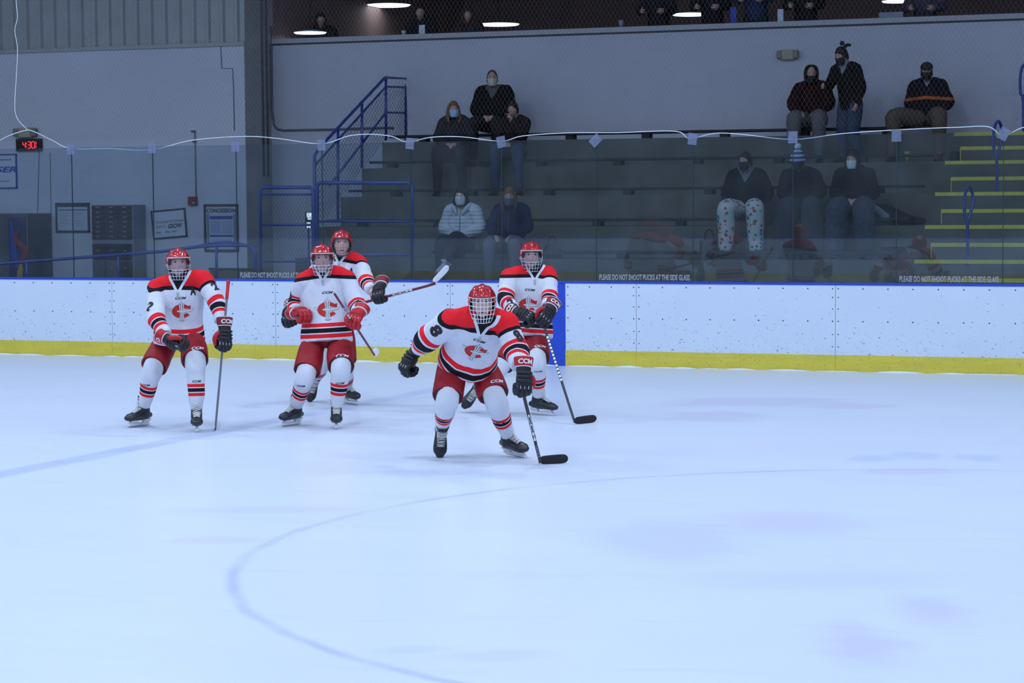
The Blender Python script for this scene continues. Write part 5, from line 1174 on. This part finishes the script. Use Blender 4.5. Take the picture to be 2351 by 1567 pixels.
    if hat == 'cap':
        s = MB(); s.ell((0, -.006, .052), (.092, .112, .088), nu=22, nv=14); s.v = [(x, y, max(z, .035)) for x, y, z in s.v]; s.xf(T4(Rh, hp)); c = s.build('cap', M('dark_cap_cloth', (.018, .017, .02), .8), t)
        s = MB(); s.tube([(0, .08, .045), (0, .13, .038), (0, .165, .030)], [(.075, .008), (.068, .006), (.03, .004)], side=(1, 0, 0), n=14, sub=3); s.xf(T4(Rh, hp)); s.build('brim', MATS['dark_cap_cloth'], c)
    if hat == 'bobble':
        s = MB(); s.ell((0, -.006, .045), (.097, .116, .12), nu=24, nv=18); s.v = [(x, y, max(z, .0)) for x, y, z in s.v]; s.xf(T4(Rh, hp)); m_, nt, b = newmat('striped_knit', .9); hz_ = mth(nt, 'FRACT', mth(nt, 'MULTIPLY', attr(nt, 'hz')[2], 16.))
        nt.links.new(mixc(nt, mth(nt, 'GREATER_THAN', hz_, .5), (.36, .42, .55), (.03, .05, .14)), b.inputs['Base Color']); fabric_bump(nt, b, .8)
        c = s.build('knitted_hat', m_, t); Ti = T4(Rh, hp).inverted(); vattr(c.data, 'hz', [tuple(Ti @ Vector(v)) for v in coords(c.data)])
        s = MB(); s.tube([(math.cos(a) * .098, math.sin(a) * .116 - .006, .012) for a in [math.pi * q / 8 for q in range(17)]], [.016] * 17, n=8, sub=1, cap=False); s.xf(T4(Rh, hp)); s.build('knitted_brim', M('knit_pale_blue', (.28, .34, .50), .9, bump=.006), c)
        s = MB(); s.ell((0, -.006, .20), (.048, .048, .045), nu=20, nv=14); s.xf(T4(Rh, hp)); b2_ = s.build('bobble', M('bobble_yarn', (.50, .56, .62), .9, bump=.01, bsc=80), c); wrinkle(b2_.data, .008, 120, 1)
    if eyes: eyes_part(Rh * k, hp, t)
    return t, dict(Pc=Pc, N=N, hp=hp, Rh=Rh, legs=legs, f=f, sd=sd, arms=arms)
def seat_at(px, py, row): p = atY(px, py, YR[row] + .17); return Vector((p.x, YR[row] + .17, ZR[row] + .11 + .135))
def tread(row): return .835 if row == 0 else ZR[row - 1]
C = lambda n, c, **k: coat_mat(n, tuple(v * (.6 if max(c) < .1 else 1.) for v in c), **k)
hb_ = M('hair_dark_brown', (.030, .020, .016), .75, bump=.01, bsc=80); hg_ = M('hair_ginger_brown', (.15, .075, .035), .75, bump=.01, bsc=80); hk_ = M('hair_near_black', (.012, .010, .010), .7, bump=.01, bsc=80)
jeans = M('blue_jeans', (.030, .045, .085), .85, var=.3); dkp = M('dark_trousers', (.009, .010, .015), .85, var=.3); tanp = M('brown_trousers', (.085, .065, .050), .85); greyp = M('grey_sweatpants', (.10, .105, .115), .9, var=.2)
mw = M('mask_white', (.55, .62, .68), .7); mb_ = M('mask_blue', (.30, .48, .68), .7); my_ = M('mask_cream', (.50, .50, .40), .7); mk_ = M('mask_black', (.015, .015, .018), .7); mg_ = M('mask_grey_blue', (.10, .12, .18), .7)
# floral trousers
fm, nt, b = newmat('floral_cloth', .85); vo = nt.nodes.new('ShaderNodeTexVoronoi'); vo.inputs['Scale'].default_value = 17; nt.links.new(objco(nt), vo.inputs['Vector']); sc_ = nt.nodes.new('ShaderNodeSeparateColor'); nt.links.new(vo.outputs['Color'], sc_.inputs[0])
nn_ = mth(nt, 'ADD', vo.outputs['Distance'], mth(nt, 'MULTIPLY', noise(nt, 30, 2, objco(nt)), .5)); c_ = mixc(nt, noise(nt, 7, 2, objco(nt)), (.34, .42, .42), (.46, .52, .52))
c_ = mixc(nt, mth(nt, 'MULTIPLY', mth(nt, 'LESS_THAN', nn_, .62), mth(nt, 'GREATER_THAN', sc_.outputs[0], .62)), c_, (.34, .09, .08)); c_ = mixc(nt, mth(nt, 'MULTIPLY', mth(nt, 'LESS_THAN', nn_, .62), mth(nt, 'LESS_THAN', sc_.outputs[0], .42)), c_, (.03, .12, .12)); nt.links.new(c_, b.inputs['Base Color'])
S1 = spectator('person in a white puffer jacket and pale mask, seated low on the stand', seat=seat_at(1066, 560, 0) + Vector((0, -.02, -.02)), feet=.835, coat=C('white_puffer', (.46, .52, .56), inner=(.35, .33, .12), vw=.0, zipc=(.04, .10, .11), quilt=1), pants=dkp, skinm=skin, mask=mw, hair=hk_, hairlong=.06, hy=-.25, cross=True, shoes=(shoem, shoew), tw=1.08, sr=[.095, .098, .09, .09, .085, .075, .06], hemd=.09, lean=.06)
s = MB()
for sg in (-1, 1): d = S1[1]; s.tube([d['N'] + d['sd'] * sg * .10 + d['f'] * -.06 - UZ * .0, d['N'] + d['sd'] * sg * .115 + UZ * .02 + d['f'] * .04, d['N'] + d['sd'] * sg * .05 + d['f'] * .13 - UZ * .09], [(.03, .045), (.04, .05), (.015, .03)], n=12, sub=4, round_=True)
s.build('turned_up_collar', M('white_collar_cloth', (.46, .50, .55), .85, bump=.004), S1[0])
for sg in (0, 1): a = S1[1]['arms'][sg]; d = (a[2] - a[1]).normalized(); s = MB(); s.tube([a[2] - d * .03, a[2] + d * .05], [.048, .04], n=12, sub=1, round_=True); s.build('mitten_cuff', M('pale_yellow_knit', (.42, .42, .20), .9), S1[0])
spectator('person in a dark blue jacket beside the white puffer, seated low on the stand', seat=seat_at(1177, 560, 0) + Vector((0, -.02, -.02)), feet=.835, coat=C('navy_jacket', (.015, .022, .085), zipc=(.05, .06, .10)), pants=greyp, skinm=skin2, mask=mg_, hair=hg_, hairlong=.16, hy=-.05, hpch=.2, tw=1.08, hands='knees', sr=[.095, .095, .088, .085, .08, .07, .06])
spectator('person with long ginger hair and a bright blue mask on the upper stand', seat=seat_at(1046, 385, 3), feet=tread(3), coat=C('dark_grey_coat', (.040, .044, .05)), pants=dkp, mask=mb_, hair=hg_, hairlong=.15, hy=.25, yaw=.15, k=.98)
spectator('large person in black with a cream mask on the top row', seat=seat_at(1137, 310, 4) + Vector((0, .0, .02)), feet=tread(4), coat=C('black_coat', (.008, .009, .011), inner=(.10, .09, .10), vw=.05), pants=dkp, mask=my_, hair=M('hair_short_brown', (.07, .045, .035), .8), tw=1.22, sr=[.115, .115, .105, .10, .09, .08, .06], hands='lap', k=1.08, hemd=.12)
spectator('person without a mask resting a hand near the face, upper stand', seat=seat_at(1184, 385, 3), feet=tread(3), coat=C('brown_black_coat', (.028, .022, .022), inner=(.15, .17, .20), vw=.0), pants=jeans, skinm=skin2, hair=hk_, hy=-.25, hpch=.1, hands=('lap', 'chin'), k=.95, shoes=M('brown_boot', (.06, .03, .02), .6))
spectator('person in flowered trousers and a dark jacket with a black mask', seat=seat_at(1716, 515, 1), feet=tread(1), coat=C('near_black_jacket', (.010, .010, .016), inner=(.12, .14, .17), vw=.045), pants=fm, mask=mk_, hair=hb_, hy=-.55, knees=(.16, .2), hands='pocket', tw=1.16, sr=[.10, .105, .10, .098, .09, .08, .06], legr=(.15, .13, .11, .095))
spectator('person in a striped bobble hat leaning to the left, grey blanket over the legs', seat=seat_at(1850, 515, 1), feet=tread(1), coat=C('charcoal_jacket', (.013, .013, .020)), pants=M('grey_blanket', (.028, .034, .048), .95, var=.3), mask=mk_, hair=hk_, hat='bobble', hy=-.3, side=-.12, lean=.16, hands='knees', legr=(.16, .15, .14, .13), tw=1.08, sr=[.10, .10, .09, .088, .08, .07, .06])
spectator('person in a dark hood with a bright white mask, dark patterned blanket', seat=seat_at(1966, 515, 1), feet=tread(1), coat=C('black_hooded_coat', (.010, .010, .015)), pants=M('patterned_blanket', (.035, .045, .07), .95, var=.75, sc=22), mask=mw, hood=M('hood_black_cloth', (.010, .010, .014), .9), hair=hk_, hy=-.35, lean=.1, side=-.04, hands='lap', legr=(.16, .15, .13, .12), tw=1.06, sr=[.10, .10, .09, .088, .08, .07, .06])
spectator('person in a dark maroon hooded top seated on the top row, face in shade', seat=seat_at(1866, 295, 4) + Vector((0, 0, .0)), feet=tread(4), coat=C('dark_maroon_hoodie', (.030, .008, .010)), pants=greyp, hood=M('maroon_hood_cloth', (.028, .009, .011), .9), mask=mk_, hy=.1, hpch=.15, tw=1.2, sr=[.105, .108, .10, .098, .09, .08, .06], hands='knees', legr=(.15, .12, .09, .075))
pS = atY(1950, 330, YR[3] + .45)
spectator('person standing on the top row step, hair in a bun, dark open jacket', seat=Vector((pS.x + .02, YR[3] + .42, ZR[3] + .90)), feet=ZR[3], legmode='stand', coat=C('dark_open_jacket', (.012, .011, .013), inner=(.20, .23, .28), vw=.03), pants=jeans, mask=mk_, hair=hk_, bun=True, yaw=-.5, hy=-.7, hpch=.35, lean=.10, side=-.10, hands=('ledge', 'down'), tw=1.05, hemd=.12)
spectator('person in a dark cap and a jacket with an orange chest band', seat=seat_at(2132, 292, 4) + Vector((0, 0, .0)), feet=tread(4), coat=C('band_jacket', (.016, .016, .026), inner=(.22, .25, .32), vw=.0, band=((.40, .10, .03), -.215, -.17)), pants=tanp, mask=mk_, hat='cap', hair=hb_, hy=.0, hpch=.1, yaw=-.12, tw=1.15, sr=[.10, .105, .098, .095, .088, .075, .06], hands='pocket', knees=(.5, .3), legr=(.145, .12, .09, .075))
# people behind the ledge of the upper room
def upper(label, px, py, col, hairm, hy=0., long=.0, hands='ledge', Yo=.62, k=1., sk=None):
    p = atY(px, py, YW + Yo); t, d = spectator(label, seat=Vector((p.x, YW + Yo, p.z - .66 * k)), feet=4.06, legmode='stand' if p.z - .66 * k > 4.62 else 'sit', knees=(.1, .1), pants=dkp, coat=coat_mat(label[:22], col), hair=hairm, hairlong=long, hy=hy, hands=hands, group='people in the upper room', k=k, eyes=False, skinm=sk); return t
upper('person with long dark hair at the left end of the upper room', 742, 46, (.012, .012, .016), hk_, .3, .1, Yo=1.0)
upper('shaded person in black behind the white card in the upper room', 970, 28, (.012, .014, .02), hk_, .1, Yo=1.0)
upper('person with long hair looking right in the upper room', 1078, 34, (.03, .025, .035), hb_, .35, .12, k=.95, Yo=1.0)
upper('tall dark person cut by the top edge left of centre-right lamp', 1512, -38, (.014, .014, .02), hk_)
upper('dark person standing behind the blue box in the upper room', 1636, -48, (.012, .012, .018), hk_)
upper('person in navy standing between the blue box and white card', 1736, -66, (.02, .035, .09), hb_)
upper('dark person right of the white card in the upper room', 1850, -52, (.012, .014, .014), hk_)
upper('person in a grey-violet top near the flat tray in the upper room', 2125, -48, (.06, .05, .09), hb_)
# ------------------------------------------------------------------ small things on the rows
def bag(name, label, cat, px, row, W, D_, Hh, mt, handle=True, dy=-.22, z=None, r=.35):
    p = atY(px, 500, YR[row] + dy); z = (tread(row) if dy < 0 else ZR[row] + .11) if z is None else z; c = Vector((p.x, YR[row] + dy, z)); t = thing(name, label, cat, c)
    s = MB(); s.tube([c + Vector((0, 0, .0)), c + Vector((0, 0, Hh * .15)), c + Vector((0, 0, Hh * .6)), c + Vector((0, 0, Hh))], [(W * .46, D_ * .44), (W * .5, D_ * .5), (W * .47, D_ * .46), (W * r, D_ * .2)], side=(1, 0, 0), n=24, sub=4); o = s.build('bag_body', mt, t); wrinkle(o.data, .008, 18, int(W * 100))
    if handle: MB().tube([c + Vector((-W * .25, 0, Hh * .95)), c + Vector((-W * .2, 0, Hh * 1.35)), c + Vector((0, 0, Hh * 1.52)), c + Vector((W * .2, 0, Hh * 1.35)), c + Vector((W * .25, 0, Hh * .95))], [.008] * 5, n=8, sub=4).build('handle', mt, t)
    return t
bkc = M('black_bag_cloth', (.010, .010, .014), .7); bag('handbag', 'dark handbag with a round handle beside the person in dark blue', 'bag', 1267, 0, .26, .14, .20, bkc, z=ZR[0] , dy=.42)
bag('backpack', 'dark backpack on the tread left of the flowered trousers', 'bag', 1628, 1, .26, .18, .26, bkc)
bag('duffel_bag', 'low dark bag behind the glass under the person in white', 'bag', 962, 0, .58, .26, .28, bkc, handle=False, dy=-.65, z=.835, r=.25)
bag('brown_bag', 'small brown bag between the bobble hat and the white mask', 'bag', 1880, 1, .10, .12, .20, M('brown_bag_cloth', (.045, .028, .018), .8), handle=False)
bag('patterned_bag', 'dark bag with pale pattern at the feet of the hooded person', 'bag', 1904, 1, .15, .14, .30, M('patterned_bag_cloth', (.03, .03, .04), .8, var=.8, sc=25), handle=True)
bag('dark_bundle', 'dark bundle of clothes right of the patterned blanket', 'clothes', 2050, 1, .42, .25, .16, bkc, handle=False)
bag('dark_green_bag', 'small dark green bag on the top tread right of the yellow cup', 'bag', 2192, 4, .18, .14, .15, M('dark_green_cloth', (.010, .020, .015), .8), handle=False)
bag('tan_shoe_bag', 'low brown bag near the foot of the yellow edged stair', 'bag', 2106, 1, .22, .2, .10, M('dark_tan_cloth', (.05, .035, .018), .8), handle=False)
p = atY(2083, 345, YR[4] - .25); t = thing('paper_cup', 'tall yellow paper cup on the tread under the person in the cap', 'cup', (p.x, YR[4] - .25, ZR[3]))
s = MB(); s.tube([(p.x, p.y, ZR[3]), (p.x, p.y, ZR[3] + .145)], [.030, .042], n=18, sub=1); s.build('cup_body', M('cup_yellow', (.42, .27, .06), .5), t); s = MB(); s.tube([(p.x, p.y, ZR[3] + .145), (p.x, p.y, ZR[3] + .155)], [.044, .044], n=18, sub=1); s.build('rim', M('cup_rim', (.4, .36, .25), .5), t)
# coat spread over the bench to the right of the hooded person
p = atY(2040, 492, YR[2] - .1); s = MB(); s.tube([(p.x - .32, YR[2] - .30, ZR[1] + .20), (p.x - .05, YR[2] - .25, ZR[1] + .16), (p.x + .25, YR[2] - .22, ZR[1] + .08), (p.x + .5, YR[2] - .2, ZR[1] + .05)], [(.10, .10), (.13, .12), (.13, .07), (.06, .04)], side=(0, 1, 0), n=20, sub=5, round_=True); o = s.build('spread_coat', M('dark_spread_coat', (.014, .014, .020), .85)); wrinkle(o.data, .02, 12, 4); tag(o, 'dark coat spread on the row right of the hooded person', 'coat')
s = MB(); s.tube([(p.x - .24, YR[2] - .43, ZR[1] + .30), (p.x - .10, YR[2] - .42, ZR[1] + .22), (p.x + .04, YR[2] - .42, ZR[1] + .10)], [(.03, .02), (.045, .02), (.05, .02)], side=(1, 0, .6), n=14, sub=4, round_=True); o = s.build('pale_scarf', M('pale_scarf_cloth', (.20, .23, .28), .9)); tag(o, 'pale grey scarf lying on the dark spread coat', 'scarf')
